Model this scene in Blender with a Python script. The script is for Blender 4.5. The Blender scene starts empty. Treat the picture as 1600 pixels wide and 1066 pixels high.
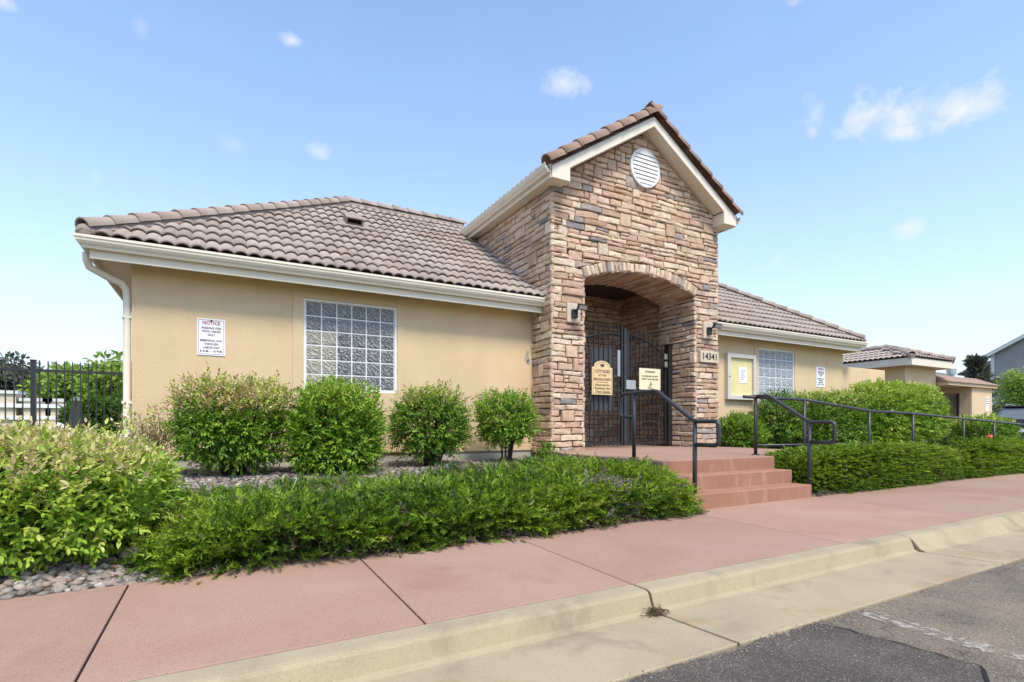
import bpy, bmesh, math, random
import numpy as np
from mathutils import Vector, Matrix
R = math.radians
rnd = random.Random(7)
rng = np.random.default_rng(7)
scene = bpy.context.scene
COL = scene.collection

# ------------------------------------------------------------------ camera
F_PX, HOR, YAW, EYE = 830.0, 667.0, R(28.8), 0.93
cam_d = bpy.data.cameras.new('camera')
cam_d.sensor_width = 36.0
cam_d.lens = F_PX / 1600 * 36
cam_d.shift_y = (HOR - 533) / 1600
cam_d.clip_start, cam_d.clip_end = 0.05, 3000
cam = bpy.data.objects.new('camera', cam_d)
COL.objects.link(cam)
cam.location = (0, 0, EYE)
cam.rotation_euler = (R(90), 0, -YAW)
scene.camera = cam
FW = (math.sin(YAW), math.cos(YAW)); RT = (math.cos(YAW), -math.sin(YAW))


def ray(u, v):
    k = (u - 800) / F_PX
    return (FW[0] + k * RT[0], FW[1] + k * RT[1], (HOR - v) / F_PX)


def atY(u, v, Y):
    d = ray(u, v); t = Y / d[1]
    return (d[0] * t, Y, EYE + d[2] * t)


def ground_z(x, y):            # paved surfaces: 0.6 % up along the street, 1.3 % up towards the building
    return 0.006 * x + 0.013 * y


# ------------------------------------------------------------------ light
SUN_EL, SUN_AZ = R(58), R(186)          # azimuth clockwise from +Y
EXPO = 1.62
scene.view_settings.view_transform = 'Standard'
scene.view_settings.look = 'None'
scene.view_settings.exposure = EXPO
scene.view_settings.gamma = 1
world = bpy.data.worlds.new('World')
scene.world = world
world.use_nodes = True
nt = world.node_tree
for n in list(nt.nodes): nt.nodes.remove(n)
N, L = nt.nodes.new, nt.links.new
w_out = N('ShaderNodeOutputWorld'); w_bg = N('ShaderNodeBackground')
sky = N('ShaderNodeTexSky'); sky.sky_type = 'NISHITA'; sky.sun_disc = False
sky.sun_elevation = SUN_EL; sky.sun_rotation = SUN_AZ
sky.air_density = 1.0; sky.dust_density = 0.7; sky.ozone_density = 2.2; sky.altitude = 200
tc = N('ShaderNodeTexCoord')


def wmath(op, a, b=None, clamp=False):
    m = N('ShaderNodeMath'); m.operation = op; m.use_clamp = clamp
    for i, x in enumerate((a, b)):
        if x is None: continue
        if isinstance(x, (int, float)): m.inputs[i].default_value = x
        else: L(x, m.inputs[i])
    return m.outputs[0]


def wdot(vec):
    m = N('ShaderNodeVectorMath'); m.operation = 'DOT_PRODUCT'
    L(tc.outputs['Generated'], m.inputs[0]); m.inputs[1].default_value = vec
    return m.outputs['Value']


def wnoise(scale, detail, rough, dist=0.0):
    n = N('ShaderNodeTexNoise'); n.inputs['Scale'].default_value = scale
    n.inputs['Detail'].default_value = detail; n.inputs['Roughness'].default_value = rough
    n.inputs['Distortion'].default_value = dist
    L(tc.outputs['Generated'], n.inputs['Vector'])
    return n.outputs['Fac']


n_fine = wnoise(24, 7, 0.62, 0.4)
n_mid = wnoise(9, 4, 0.55)
cl = None
# small fair-weather clouds: (u, v, half width px, half height px, density)
for (u, v, wx, wy, den) in [(1355, 178, 62, 38, 1.0), (1425, 176, 75, 42, .95), (1500, 168, 72, 40, .95), (1412, 205, 40, 24, .8),
                            (886, 134, 46, 26, .75), (457, 64, 24, 15, .8), (1418, 358, 30, 22, .8), (498, 238, 26, 15, .5),
                            (1240, 4, 26, 12, .6), (160, 545, 120, 46, .5), (60, 560, 60, 22, .4), (1275, 180, 22, 30, .45),
                            (220, 40, 16, 20, .3), (150, 275, 18, 18, .3), (1215, 408, 18, 16, .35), (1270, 205, 16, 14, .5),
                            (365, 225, 40, 18, .25), (5, 3, 26, 14, .6)]:
    d = Vector(ray(u, v)).normalized()
    h = Vector((d.y, -d.x, 0)).normalized(); w = h.cross(d).normalized()
    s = 1.0 / Vector(ray(u, v)).length / F_PX
    a = wmath('MULTIPLY', wdot(h), 1.15 / (wx * s)); b = wmath('MULTIPLY', wdot(w), 1.15 / (wy * s))
    r2 = wmath('ADD', wmath('MULTIPLY', a, a), wmath('MULTIPLY', b, b))
    front = wmath('GREATER_THAN', wdot(d), 0.0)
    m = wmath('SUBTRACT', 1.0, wmath('SQRT', r2))
    m = wmath('ADD', m, wmath('MULTIPLY', wmath('SUBTRACT', n_fine, 0.5), 2.6))
    m = wmath('MULTIPLY', wmath('MULTIPLY', m, 0.95, True), den)
    m = wmath('MULTIPLY', m, front)
    cl = m if cl is None else wmath('MAXIMUM', cl, m)
wisp = wmath('MULTIPLY', wmath('SUBTRACT', n_mid, 0.50), 1.2, True)
cl = wmath('MAXIMUM', cl, wmath('MULTIPLY', wisp, 0.12), True)
# thin high haze that whitens the whole dome a little and the horizon more
sep = N('ShaderNodeSeparateXYZ'); L(tc.outputs['Generated'], sep.inputs[0])
hz = wmath('POWER', wmath('SUBTRACT', 1.0, wmath('ABSOLUTE', sep.outputs['Z']), True), 4.0)
hz = wmath('ADD', wmath('MULTIPLY', hz, 0.88), 0.04, True)
mixh = N('ShaderNodeMixRGB'); L(hz, mixh.inputs[0]); L(sky.outputs[0], mixh.inputs[1])
mixh.inputs[2].default_value = (2.3, 2.5, 2.85, 1)
mixc = N('ShaderNodeMixRGB'); L(wmath('MULTIPLY', cl, 0.85), mixc.inputs[0]); L(mixh.outputs[0], mixc.inputs[1])
mixc.inputs[2].default_value = (2.9, 2.95, 3.1, 1)
L(mixc.outputs[0], w_bg.inputs[0])
w_bg.inputs[1].default_value = 0.11
L(w_bg.outputs[0], w_out.inputs[0])

sun_d = bpy.data.lights.new('sun', 'SUN')
sun_d.energy = 1.5; sun_d.angle = R(15); sun_d.color = (1.0, 0.93, 0.82)
sun = bpy.data.objects.new('sun', sun_d); COL.objects.link(sun)
sd = Vector((math.sin(SUN_AZ) * math.cos(SUN_EL), math.cos(SUN_AZ) * math.cos(SUN_EL), math.sin(SUN_EL)))
sun.rotation_euler = sd.to_track_quat('Z', 'Y').to_euler()
sun.location = (0, 0, 30)

# ------------------------------------------------------------------ materials
MATS = {}


def mat(name, base, var=0.12, scale=6.0, rough=0.8, bump=0.0, bscale=60.0, hue=None, attr=None, objrand=None, spec=0.35,
        metal=0.0, ramp=None, trans=0.0, detail=5.0, stain=None, stretch=None, attr_col=False):
    """procedural principled material: base colour with noise variation, optional per-object / per-face tint ramp"""
    m = bpy.data.materials.new(name); m.use_nodes = True
    t = m.node_tree; nn, ll = t.nodes.new, t.links.new
    p = t.nodes['Principled BSDF']
    co = nn('ShaderNodeNewGeometry').outputs['Position']
    if stretch:
        mp = nn('ShaderNodeMapping'); mp.inputs['Scale'].default_value = stretch; ll(co, mp.inputs[0]); co = mp.outputs[0]
    no = nn('ShaderNodeTexNoise'); no.inputs['Scale'].default_value = scale; no.inputs['Detail'].default_value = detail
    no.inputs['Roughness'].default_value = 0.65
    ll(co, no.inputs['Vector'])
    if ramp:
        cr = nn('ShaderNodeValToRGB'); cr.color_ramp.interpolation = 'LINEAR'
        els = cr.color_ramp.elements
        while len(els) < len(ramp): els.new(0.5)
        for e, (pos, c) in zip(els, ramp): e.position = pos; e.color = (*c, 1)
        if attr:
            a = nn('ShaderNodeAttribute'); a.attribute_name = attr; ll(a.outputs['Fac'], cr.inputs[0])
        elif objrand:
            a = nn('ShaderNodeObjectInfo'); ll(a.outputs['Random'], cr.inputs[0])
        else:
            ll(no.outputs['Fac'], cr.inputs[0])
        col = cr.outputs[0]
    else:
        rgb = nn('ShaderNodeRGB'); rgb.outputs[0].default_value = (*base, 1); col = rgb.outputs[0]
    # value variation
    mr = nn('ShaderNodeMapRange'); mr.inputs[1].default_value = 0.25; mr.inputs[2].default_value = 0.75
    mr.inputs[3].default_value = 1 - var; mr.inputs[4].default_value = 1 + var
    ll(no.outputs['Fac'], mr.inputs[0])
    hs = nn('ShaderNodeVectorMath'); hs.operation = 'SCALE'; ll(col, hs.inputs[0]); ll(mr.outputs[0], hs.inputs['Scale'])
    col = hs.outputs[0]
    if stain:                       # (colour, noise scale, threshold, strength, stretch)
        sc, ss, th, st, sstr = stain
        mp = nn('ShaderNodeMapping'); mp.inputs['Scale'].default_value = sstr
        ll(nn('ShaderNodeNewGeometry').outputs['Position'], mp.inputs[0])
        n2 = nn('ShaderNodeTexNoise'); n2.inputs['Scale'].default_value = ss; n2.inputs['Detail'].default_value = 6
        ll(mp.outputs[0], n2.inputs['Vector'])
        r2 = nn('ShaderNodeMapRange'); r2.inputs[1].default_value = th; r2.inputs[2].default_value = th + 0.18
        r2.inputs[3].default_value = 0; r2.inputs[4].default_value = st
        ll(n2.outputs['Fac'], r2.inputs[0])
        mx = nn('ShaderNodeMixRGB'); ll(r2.outputs[0], mx.inputs[0]); ll(col, mx.inputs[1]); mx.inputs[2].default_value = (*sc, 1)
        col = mx.outputs[0]
    ll(col, p.inputs['Base Color'])
    p.inputs['Roughness'].default_value = rough
    p.inputs['Metallic'].default_value = metal
    p.inputs['Specular IOR Level'].default_value = spec
    if bump:
        nb = nn('ShaderNodeTexNoise'); nb.inputs['Scale'].default_value = bscale; nb.inputs['Detail'].default_value = 6
        nb.inputs['Roughness'].default_value = 0.7
        ll(co, nb.inputs['Vector'])
        b = nn('ShaderNodeBump'); b.inputs['Strength'].default_value = bump; b.inputs['Distance'].default_value = 0.02
        ll(nb.outputs['Fac'], b.inputs['Height']); ll(b.outputs[0], p.inputs['Normal'])
    if trans:                       # leaves: some light comes through
        out = t.nodes['Material Output']
        tr = nn('ShaderNodeBsdfTranslucent'); ll(col, tr.inputs['Color'])
        mx = nn('ShaderNodeMixShader'); mx.inputs[0].default_value = trans
        ll(p.outputs[0], mx.inputs[1]); ll(tr.outputs[0], mx.inputs[2]); ll(mx.outputs[0], out.inputs[0])
    MATS[name] = m
    return m


STONE = [(0.0, (.40, .26, .17)), (.14, (.52, .36, .24)), (.30, (.62, .46, .32)), (.48, (.70, .555, .40)), (.62, (.60, .42, .29)),
         (.74, (.50, .32, .225)), (.84, (.42, .34, .28)), (.92, (.25, .225, .21)), (1.0, (.66, .51, .37))]
mat('stucco', (.68, .505, .305), .06, 1.3, .92, .6, 110, stain=((.61, .445, .265), 1.8, .52, .55, (1, 1, .22)))
mat('trim', (.72, .65, .52), .05, 3, .6, .05, 40, stain=((.45, .38, .26), 3.0, .62, .45, (.6, .6, 3)))
mat('stone', (.4, .3, .2), .24, 9, .9, .8, 55, attr='tint', ramp=STONE)
mat('mortar', (.085, .057, .04), .2, 12, .95)
mat('tile', (.3, .2, .2), .16, 5, .85, .25, 80, objrand=True,
    ramp=[(0, (.26, .208, .172)), (.3, (.31, .252, .212)), (.65, (.36, .30, .255)), (1, (.29, .222, .178))])
mat('tile_field', (.31, .25, .208), .16, 5, .85, .25, 80)
mat('rake_tile', (.27, .16, .115), .2, 5, .85, .25, 80, objrand=True,
    ramp=[(0, (.27, .175, .125)), (.4, (.33, .21, .15)), (.7, (.30, .215, .17)), (1, (.37, .235, .165))])
mat('white_paint', (.75, .74, .70), .04, 4, .5)
mat('concrete', (.40, .37, .315), .12, 3, .9, .3, 70)
mat('pink_riser', (.31, .155, .10), .10, 3.0, .85, .25, 120, stain=((.44, .27, .20), 5.0, .55, .5, (2.2, 1, .5)))
mat('joint', (.06, .035, .028), .2, 10, .95)


def grit_mat(name, c0_, c1_, spk, scale_big, spk_th, crack=0.0, rand=0.0, stain=None, grit=170, bump=.9, fine=.25):
    """paving: large blotches between two colours, light and dark aggregate specks, optional hairline cracks"""
    m = bpy.data.materials.new(name); m.use_nodes = True
    t = m.node_tree; nn, ll = t.nodes.new, t.links.new
    p = t.nodes['Principled BSDF']; p.inputs['Roughness'].default_value = .92; p.inputs['Specular IOR Level'].default_value = .25
    pos = nn('ShaderNodeNewGeometry').outputs['Position']
    def noise(sc, det, rough=.6, dist=0):
        n_ = nn('ShaderNodeTexNoise'); n_.inputs['Scale'].default_value = sc; n_.inputs['Detail'].default_value = det; n_.inputs['Roughness'].default_value = rough
        n_.inputs['Distortion'].default_value = dist; ll(pos, n_.inputs['Vector']); return n_.outputs['Fac']
    def rng_(x, a0, a1, b0, b1):
        r = nn('ShaderNodeMapRange'); r.inputs[1].default_value = a0; r.inputs[2].default_value = a1; r.inputs[3].default_value = b0; r.inputs[4].default_value = b1
        ll(x, r.inputs[0]); return r.outputs[0]
    def mix(f, a_, b_, mode='MIX'):
        x = nn('ShaderNodeMixRGB'); x.blend_type = mode
        for i_, y in enumerate((f, a_, b_)):
            if isinstance(y, tuple): x.inputs[i_].default_value = (*y, 1)
            elif isinstance(y, float): x.inputs[i_].default_value = y
            else: ll(y, x.inputs[i_])
        return x.outputs[0]
    col = mix(rng_(noise(scale_big, 6, .6, .4), .38, .62, 0, 1), c0_, c1_)
    if rand:
        oi = nn('ShaderNodeObjectInfo'); sc = nn('ShaderNodeVectorMath'); sc.operation = 'SCALE'; ll(col, sc.inputs[0]); ll(rng_(oi.outputs['Random'], 0, 1, 1 - rand, 1 + rand), sc.inputs['Scale']); col = sc.outputs[0]
    f2 = noise(grit * .35, 4, .7); sc = nn('ShaderNodeVectorMath'); sc.operation = 'SCALE'; ll(col, sc.inputs[0]); ll(rng_(f2, .3, .7, 1 - fine, 1 + fine), sc.inputs['Scale']); col = sc.outputs[0]
    vo = nn('ShaderNodeTexVoronoi'); vo.inputs['Scale'].default_value = grit; ll(pos, vo.inputs['Vector'])
    sx = nn('ShaderNodeSeparateXYZ'); ll(vo.outputs['Color'], sx.inputs[0])
    col = mix(rng_(sx.outputs[0], spk_th, min(1, spk_th + .05), 0, .85), col, spk)
    col = mix(rng_(sx.outputs[1], spk_th, min(1, spk_th + .05), 0, .6), col, tuple(.35 * x for x in c0_))
    if crack:
        v2 = nn('ShaderNodeTexVoronoi'); v2.feature = 'DISTANCE_TO_EDGE'; v2.inputs['Scale'].default_value = crack
        wv = nn('ShaderNodeVectorMath'); wv.operation = 'ADD'; ll(pos, wv.inputs[0])
        nz = nn('ShaderNodeTexNoise'); nz.inputs['Scale'].default_value = 3; nz.inputs['Detail'].default_value = 5; ll(pos, nz.inputs[0]); ll(nz.outputs['Color'], wv.inputs[1]); ll(wv.outputs[0], v2.inputs['Vector'])
        col = mix(rng_(v2.outputs['Distance'], 0.0, .012, .75, 0), col, tuple(.3 * x for x in c0_))
    if stain:
        for (sc_, ns, th) in stain: col = mix(rng_(noise(ns, 5, .6, .6), th, th + .12, 0, .6), col, sc_)
    ll(col, p.inputs['Base Color'])
    b_ = nn('ShaderNodeBump'); b_.inputs['Strength'].default_value = bump; b_.inputs['Distance'].default_value = .004; ll(sx.outputs[2], b_.inputs['Height']); ll(b_.outputs[0], p.inputs['Normal'])
    MATS[name] = m


grit_mat('asphalt', (.225, .18, .125), (.125, .106, .083), (.34, .295, .23), 1.3, .84, crack=.9, grit=250)
grit_mat('asphalt_patch', (.072, .062, .052), (.102, .088, .073), (.235, .21, .185), 2.0, .88, grit=250)
grit_mat('pink_concrete', (.305, .188, .132), (.338, .223, .162), (.40, .27, .20), .9, .93, stain=[((.25, .14, .10), 1.1, .60), ((.23, .15, .115), 4.5, .66)], rand=.08, grit=260, bump=.25, fine=.05)
grit_mat('kerb', (.37, .30, .192), (.325, .262, .168), (.43, .36, .25), 2.0, .95, stain=[((.30, .195, .08), 1.7, .60), ((.20, .17, .115), 2.2, .54)], grit=300, bump=.3, fine=.08)
mat('black_metal', (.018, .018, .019), .15, 10, .45, .05, 60, spec=.5)
mat('rail_metal', (.03, .031, .033), .2, 10, .42, .08, 80, spec=.5)
mat('soil', (.13, .10, .075), .3, 6, .95, .6, 30)
mat('rock', (.3, .3, .3), .2, 20, .85, .4, 60, attr='tint',
    ramp=[(0, (.08, .07, .06)), (.3, (.185, .16, .135)), (.55, (.27, .24, .205)), (.75, (.29, .195, .145)), (1, (.42, .385, .335))])
mat('leaf', (.1, .2, .03), .18, 14, .5, attr='tint', trans=.28, spec=.4,
    ramp=[(0, (.02, .045, .008)), (.25, (.075, .155, .014)), (.5, (.175, .325, .024)), (.68, (.34, .47, .04)), (.80, (.56, .55, .15)),
          (.90, (.60, .48, .27)), (1, (.46, .28, .15))])
mat('juniper', (.08, .16, .02), .2, 7, .6, attr='tint', trans=.2,
    ramp=[(0, (.012, .028, .007)), (.3, (.05, .10, .008)), (.6, (.14, .245, .013)), (.82, (.27, .40, .02)), (.9, (.17, .12, .06)), (1, (.28, .25, .22))])
mat('tree_leaf', (.08, .15, .03), .2, 3, .6, attr='tint', trans=.4,
    ramp=[(0, (.05, .09, .016)), (.35, (.13, .22, .03)), (.7, (.25, .37, .05)), (1, (.38, .48, .11))])
mat('dark_leaf', (.05, .07, .04), .2, 3, .6, attr='tint', trans=.2,
    ramp=[(0, (.035, .04, .028)), (.5, (.11, .12, .08)), (1, (.2, .21, .14))])
mat('bark', (.06, .042, .03), .25, 14, .9, .5, 50)
mat('twig', (.16, .105, .07), .25, 14, .9)
mat('dead_twig', (.33, .29, .25), .25, 14, .9)
mat('grass', (.09, .17, .025), .3, 3, .9, .5, 20)
mat('far_ground', (.16, .15, .11), .2, .3, .95)
mat('aluminium', (.42, .42, .40), .06, 8, .35, metal=.5)
mat('board_frame', (.56, .53, .46), .06, 8, .45)
mat('paper_yellow', (.68, .59, .30), .08, 4, .8)
mat('paper_white', (.78, .77, .78), .04, 5, .7)
mat('sign_tan', (.68, .52, .27), .06, 6, .6)
mat('sign_cream', (.74, .68, .45), .05, 6, .6)
mat('ink_red', (.33, .02, .05), .1, 10, .6)
mat('ink_dark', (.12, .05, .06), .1, 10, .6)
mat('ink_brown', (.09, .055, .025), .1, 10, .6)
mat('ink_black', (.015, .015, .015), .1, 10, .6)
mat('plate_stone', (.55, .46, .34), .08, 9, .85, .2, 60)
mat('lamp_black', (.014, .014, .015), .1, 8, .4, spec=.5)
mat('lamp_glass', (.28, .28, .27), .05, 8, .15, spec=.6)
mat('galvanised', (.42, .44, .45), .12, 8, .35, metal=.7)
mat('siding_grey', (.30, .295, .29), .05, 2, .8)
mat('siding_white', (.62, .61, .58), .05, 2, .8)
mat('shingle', (.16, .14, .125), .2, 4, .9, .4, 20)
mat('window_dark', (.03, .035, .04), .1, 4, .08, spec=.6)
mat('car_paint', (.05, .062, .085), .05, 4, .22, spec=.7, metal=.3)
mat('car_glass', (.14, .16, .18), .05, 4, .06, spec=.8)
mat('tyre', (.012, .012, .012), .1, 10, .85)
mat('rim', (.35, .36, .37), .06, 8, .3, metal=.8)
mat('red_lens', (.45, .02, .02), .05, 8, .2, spec=.6)
mat('red_plastic', (.55, .05, .03), .06, 8, .45)
mat('door_dark', (.05, .052, .055), .1, 3, .5)
mat('repair_grey', (.36, .36, .32), .1, 12, .9)
mat('canvas_dark', (.03, .035, .03), .1, 8, .8)
mat('leaf_litter', (.13, .095, .05), .3, 30, .9)


def glass_block_mat(name, dark, light):
    m = bpy.data.materials.new(name); m.use_nodes = True
    t = m.node_tree; nn, ll = t.nodes.new, t.links.new
    p = t.nodes['Principled BSDF']
    oi = nn('ShaderNodeObjectInfo')
    pos = nn('ShaderNodeNewGeometry').outputs['Position']
    ad = nn('ShaderNodeVectorMath'); ad.operation = 'ADD'; ll(pos, ad.inputs[0])
    sc = nn('ShaderNodeMath'); sc.operation = 'MULTIPLY'; sc.inputs[1].default_value = 3.1; ll(oi.outputs['Random'], sc.inputs[0])
    cb = nn('ShaderNodeCombineXYZ'); ll(sc.outputs[0], cb.inputs[0]); ll(sc.outputs[0], cb.inputs[2]); ll(cb.outputs[0], ad.inputs[1])
    wv = nn('ShaderNodeTexWave'); wv.wave_type = 'BANDS'; wv.bands_direction = 'DIAGONAL'
    wv.inputs['Scale'].default_value = 9; wv.inputs['Distortion'].default_value = 9; wv.inputs['Detail'].default_value = 2.0
    wv.inputs['Detail Scale'].default_value = 2.2
    ll(ad.outputs[0], wv.inputs[0])
    cr = nn('ShaderNodeValToRGB'); cr.color_ramp.elements[0].position = .15; cr.color_ramp.elements[1].position = .9
    cr.color_ramp.elements[0].color = (*dark, 1); cr.color_ramp.elements[1].color = (*light, 1)
    ll(wv.outputs['Fac'], cr.inputs[0]); ll(cr.outputs[0], p.inputs['Base Color'])
    b = nn('ShaderNodeBump'); b.inputs['Strength'].default_value = .8; b.inputs['Distance'].default_value = .012
    ll(wv.outputs['Fac'], b.inputs['Height']); ll(b.outputs[0], p.inputs['Normal'])
    p.inputs['Roughness'].default_value = .25; p.inputs['Specular IOR Level'].default_value = .35
    MATS[name] = m


glass_block_mat('block_grey', (.17, .175, .178), (.32, .325, .33))
glass_block_mat('block_dark', (.095, .098, .102), (.29, .298, .305))
glass_block_mat('block_cream', (.27, .25, .20), (.46, .44, .37))
glass_block_mat('block_pale', (.24, .26, .29), (.52, .55, .58))


def paint_mat():                    # worn white line: paint shows in flakes between bare asphalt
    m = bpy.data.materials.new('worn_paint'); m.use_nodes = True
    t = m.node_tree; nn, ll = t.nodes.new, t.links.new
    p = t.nodes['Principled BSDF']; p.inputs['Roughness'].default_value = .9
    pos = nn('ShaderNodeNewGeometry').outputs['Position']
    n1 = nn('ShaderNodeTexNoise'); n1.inputs['Scale'].default_value = 28; n1.inputs['Detail'].default_value = 8; ll(pos, n1.inputs[0])
    r = nn('ShaderNodeMapRange'); r.inputs[1].default_value = .42; r.inputs[2].default_value = .64; r.inputs[3].default_value = 0; r.inputs[4].default_value = .8
    ll(n1.outputs['Fac'], r.inputs[0])
    p.inputs['Base Color'].default_value = (.40, .36, .30, 1)
    tr = nn('ShaderNodeBsdfTransparent'); mx = nn('ShaderNodeMixShader'); ll(r.outputs[0], mx.inputs[0]); ll(tr.outputs[0], mx.inputs[1]); ll(p.outputs[0], mx.inputs[2])
    ll(mx.outputs[0], t.nodes['Material Output'].inputs[0]); MATS['worn_paint'] = m


paint_mat()

# ------------------------------------------------------------------ object helpers
ORG = {}


def empty(name, loc, label=None, cat=None, group=None, parent=None):
    o = bpy.data.objects.new(name, None); COL.objects.link(o)
    o.empty_display_size = .1
    if parent:
        o.parent = parent; o.location = Vector(loc) - ORG[parent.name]
    else:
        o.location = loc
    ORG[o.name] = Vector(loc)
    if label: o['label'] = label
    if cat: o['category'] = cat
    if group: o['group'] = group
    return o


class MB:
    def __init__(s): s.v, s.f, s.a = [], [], []

    def add(s, v, f, tint=None):
        b = len(s.v); s.v += [tuple(p) for p in v]; s.f += [tuple(i + b for i in q) for q in f]
        s.a += [tint if tint is not None else 0.5] * len(v)
        return s

    def box(s, x0, x1, y0, y1, z0, z1, tint=None):
        v = [(x, y, z) for z in (z0, z1) for y in (y0, y1) for x in (x0, x1)]
        return s.add(v, [(0, 2, 3, 1), (4, 5, 7, 6), (0, 1, 5, 4), (2, 6, 7, 3), (0, 4, 6, 2), (1, 3, 7, 5)], tint)

    def prism(s, poly, axis, a0, a1):
        """extrude a 2-D polygon along an axis; poly coords are the two other axes in order"""
        n = len(poly)
        def p3(p, a): return {'x': (a, p[0], p[1]), 'y': (p[0], a, p[1]), 'z': (p[0], p[1], a)}[axis]
        v = [p3(p, a0) for p in poly] + [p3(p, a1) for p in poly]
        f = [tuple(range(n))[::-1], tuple(range(n, 2 * n))] + [(i, (i + 1) % n, n + (i + 1) % n, n + i) for i in range(n)]
        return s.add(v, f)

    def tube(s, pts, r, n=8, cap=True, tint=None):
        pts = [Vector(p) for p in pts]
        rs = r if isinstance(r, (list, tuple)) else [r] * len(pts)
        v, f = [], []
        t0 = (pts[1] - pts[0]).normalized()
        ref = Vector((0, 0, 1)) if abs(t0.z) < .9 else Vector((1, 0, 0))
        a = t0.cross(ref).normalized()
        for i, p in enumerate(pts):
            if i == 0: t = t0
            elif i == len(pts) - 1: t = (pts[i] - pts[i - 1]).normalized()
            else: t = ((pts[i] - pts[i - 1]).normalized() + (pts[i + 1] - pts[i]).normalized()).normalized()
            a = (a - t * a.dot(t)).normalized(); b = t.cross(a)
            for k in range(n):
                an = 2 * math.pi * k / n
                v.append(p + (a * math.cos(an) + b * math.sin(an)) * rs[i])
        for i in range(len(pts) - 1):
            for k in range(n):
                k2 = (k + 1) % n
                f.append((i * n + k, i * n + k2, (i + 1) * n + k2, (i + 1) * n + k))
        if cap: f += [tuple(range(n))[::-1], tuple(range((len(pts) - 1) * n, len(pts) * n))]
        return s.add(v, f, tint)

    def sphere(s, c, r, nu=10, nv=6, sc=(1, 1, 1)):
        v, f = [], []
        for j in range(nv + 1):
            th = math.pi * j / nv
            for i in range(nu):
                ph = 2 * math.pi * i / nu
                v.append((c[0] + r * sc[0] * math.sin(th) * math.cos(ph), c[1] + r * sc[1] * math.sin(th) * math.sin(ph), c[2] + r * sc[2] * math.cos(th)))
        for j in range(nv):
            for i in range(nu):
                f.append((j * nu + i, (j + 1) * nu + i, (j + 1) * nu + (i + 1) % nu, j * nu + (i + 1) % nu))
        return s.add(v, f)

    def build(s, name, m, parent=None, smooth=False, bevel=0, label=None, cat=None, group=None, kind=None, tint=False, world=None):
        o0 = ORG[parent.name] if parent else (Vector(world) if world else Vector((0, 0, 0)))
        me = bpy.data.meshes.new(name)
        me.from_pydata([tuple(Vector(p) - o0) for p in s.v], [], s.f)
        me.materials.append(MATS[m])
        if tint:
            at = me.attributes.new('tint', 'FLOAT', 'POINT'); at.data.foreach_set('value', s.a)
        if smooth: me.polygons.foreach_set('use_smooth', [True] * len(me.polygons))
        o = bpy.data.objects.new(name, me); COL.objects.link(o)
        if parent: o.parent = parent
        else: o.location = o0
        ORG[o.name] = o0
        if bevel:
            b = o.modifiers.new('bevel', 'BEVEL'); b.width = bevel; b.segments = 2; b.limit_method = 'ANGLE'; b.angle_limit = R(40)
        fixn(me)
        for k, x in (('label', label), ('category', cat), ('group', group), ('kind', kind)):
            if x: o[k] = x
        return o


def fixn(me):
    bm = bmesh.new(); bm.from_mesh(me)
    bmesh.ops.recalc_face_normals(bm, faces=bm.faces)
    bm.to_mesh(me); bm.free()


def inst(src_me, name, loc, rot=None, parent=None, scale=None):
    o = bpy.data.objects.new(name, src_me); COL.objects.link(o)
    if parent: o.parent = parent; o.location = Vector(loc) - ORG[parent.name]
    else: o.location = loc
    if rot is not None: o.rotation_euler = rot
    if scale is not None: o.scale = scale
    return o


def np_mesh(name, V, T, m, parent=None, tint=None, kind=None, origin=None, label=None, cat=None, group=None):
    """triangle mesh from numpy arrays"""
    o0 = np.array(ORG[parent.name] if parent else (origin or (0, 0, 0)))
    V = (V - o0).astype(np.float32); T = T.astype(np.int32)
    me = bpy.data.meshes.new(name)
    me.vertices.add(len(V)); me.vertices.foreach_set('co', V.ravel())
    me.loops.add(T.size); me.loops.foreach_set('vertex_index', T.ravel())
    me.polygons.add(len(T)); me.polygons.foreach_set('loop_start', np.arange(0, T.size, 3, dtype=np.int32))
    me.polygons.foreach_set('loop_total', np.full(len(T), 3, dtype=np.int32))
    me.materials.append(MATS[m])
    if tint is not None:
        at = me.attributes.new('tint', 'FLOAT', 'POINT'); at.data.foreach_set('value', np.clip(tint, 0, 1).astype(np.float32))
    me.update(calc_edges=True); me.validate()
    o = bpy.data.objects.new(name, me); COL.objects.link(o)
    if parent: o.parent = parent
    else: o.location = o0
    ORG[o.name] = Vector(o0)
    for k, x in (('label', label), ('category', cat), ('group', group), ('kind', kind)):
        if x: o[k] = x
    return o


def text(body, size, loc, m, parent, rot=(R(90), 0, 0), name='lettering', width=None, extrude=.0015, shear=0):
    c = bpy.data.curves.new(name, 'FONT'); c.body = body; c.size = size; c.align_x = 'CENTER'; c.align_y = 'CENTER'
    c.extrude = extrude; c.resolution_u = 2; c.shear = shear; c.offset = size * .012
    tmp = bpy.data.objects.new('tmp', c); COL.objects.link(tmp)
    bpy.context.view_layer.update()
    me = bpy.data.meshes.new_from_object(tmp.evaluated_get(bpy.context.evaluated_depsgraph_get()))
    bpy.data.objects.remove(tmp); bpy.data.curves.remove(c)
    me.materials.clear(); me.materials.append(MATS[m])
    xs = [v.co.x for v in me.vertices]
    if width and xs:
        k = width / (max(xs) - min(xs))
        for v in me.vertices: v.co.x *= k
    o = bpy.data.objects.new(name, me); COL.objects.link(o)
    o.parent = parent; o.location = Vector(loc) - ORG[parent.name]; o.rotation_euler = rot
    return o


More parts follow.
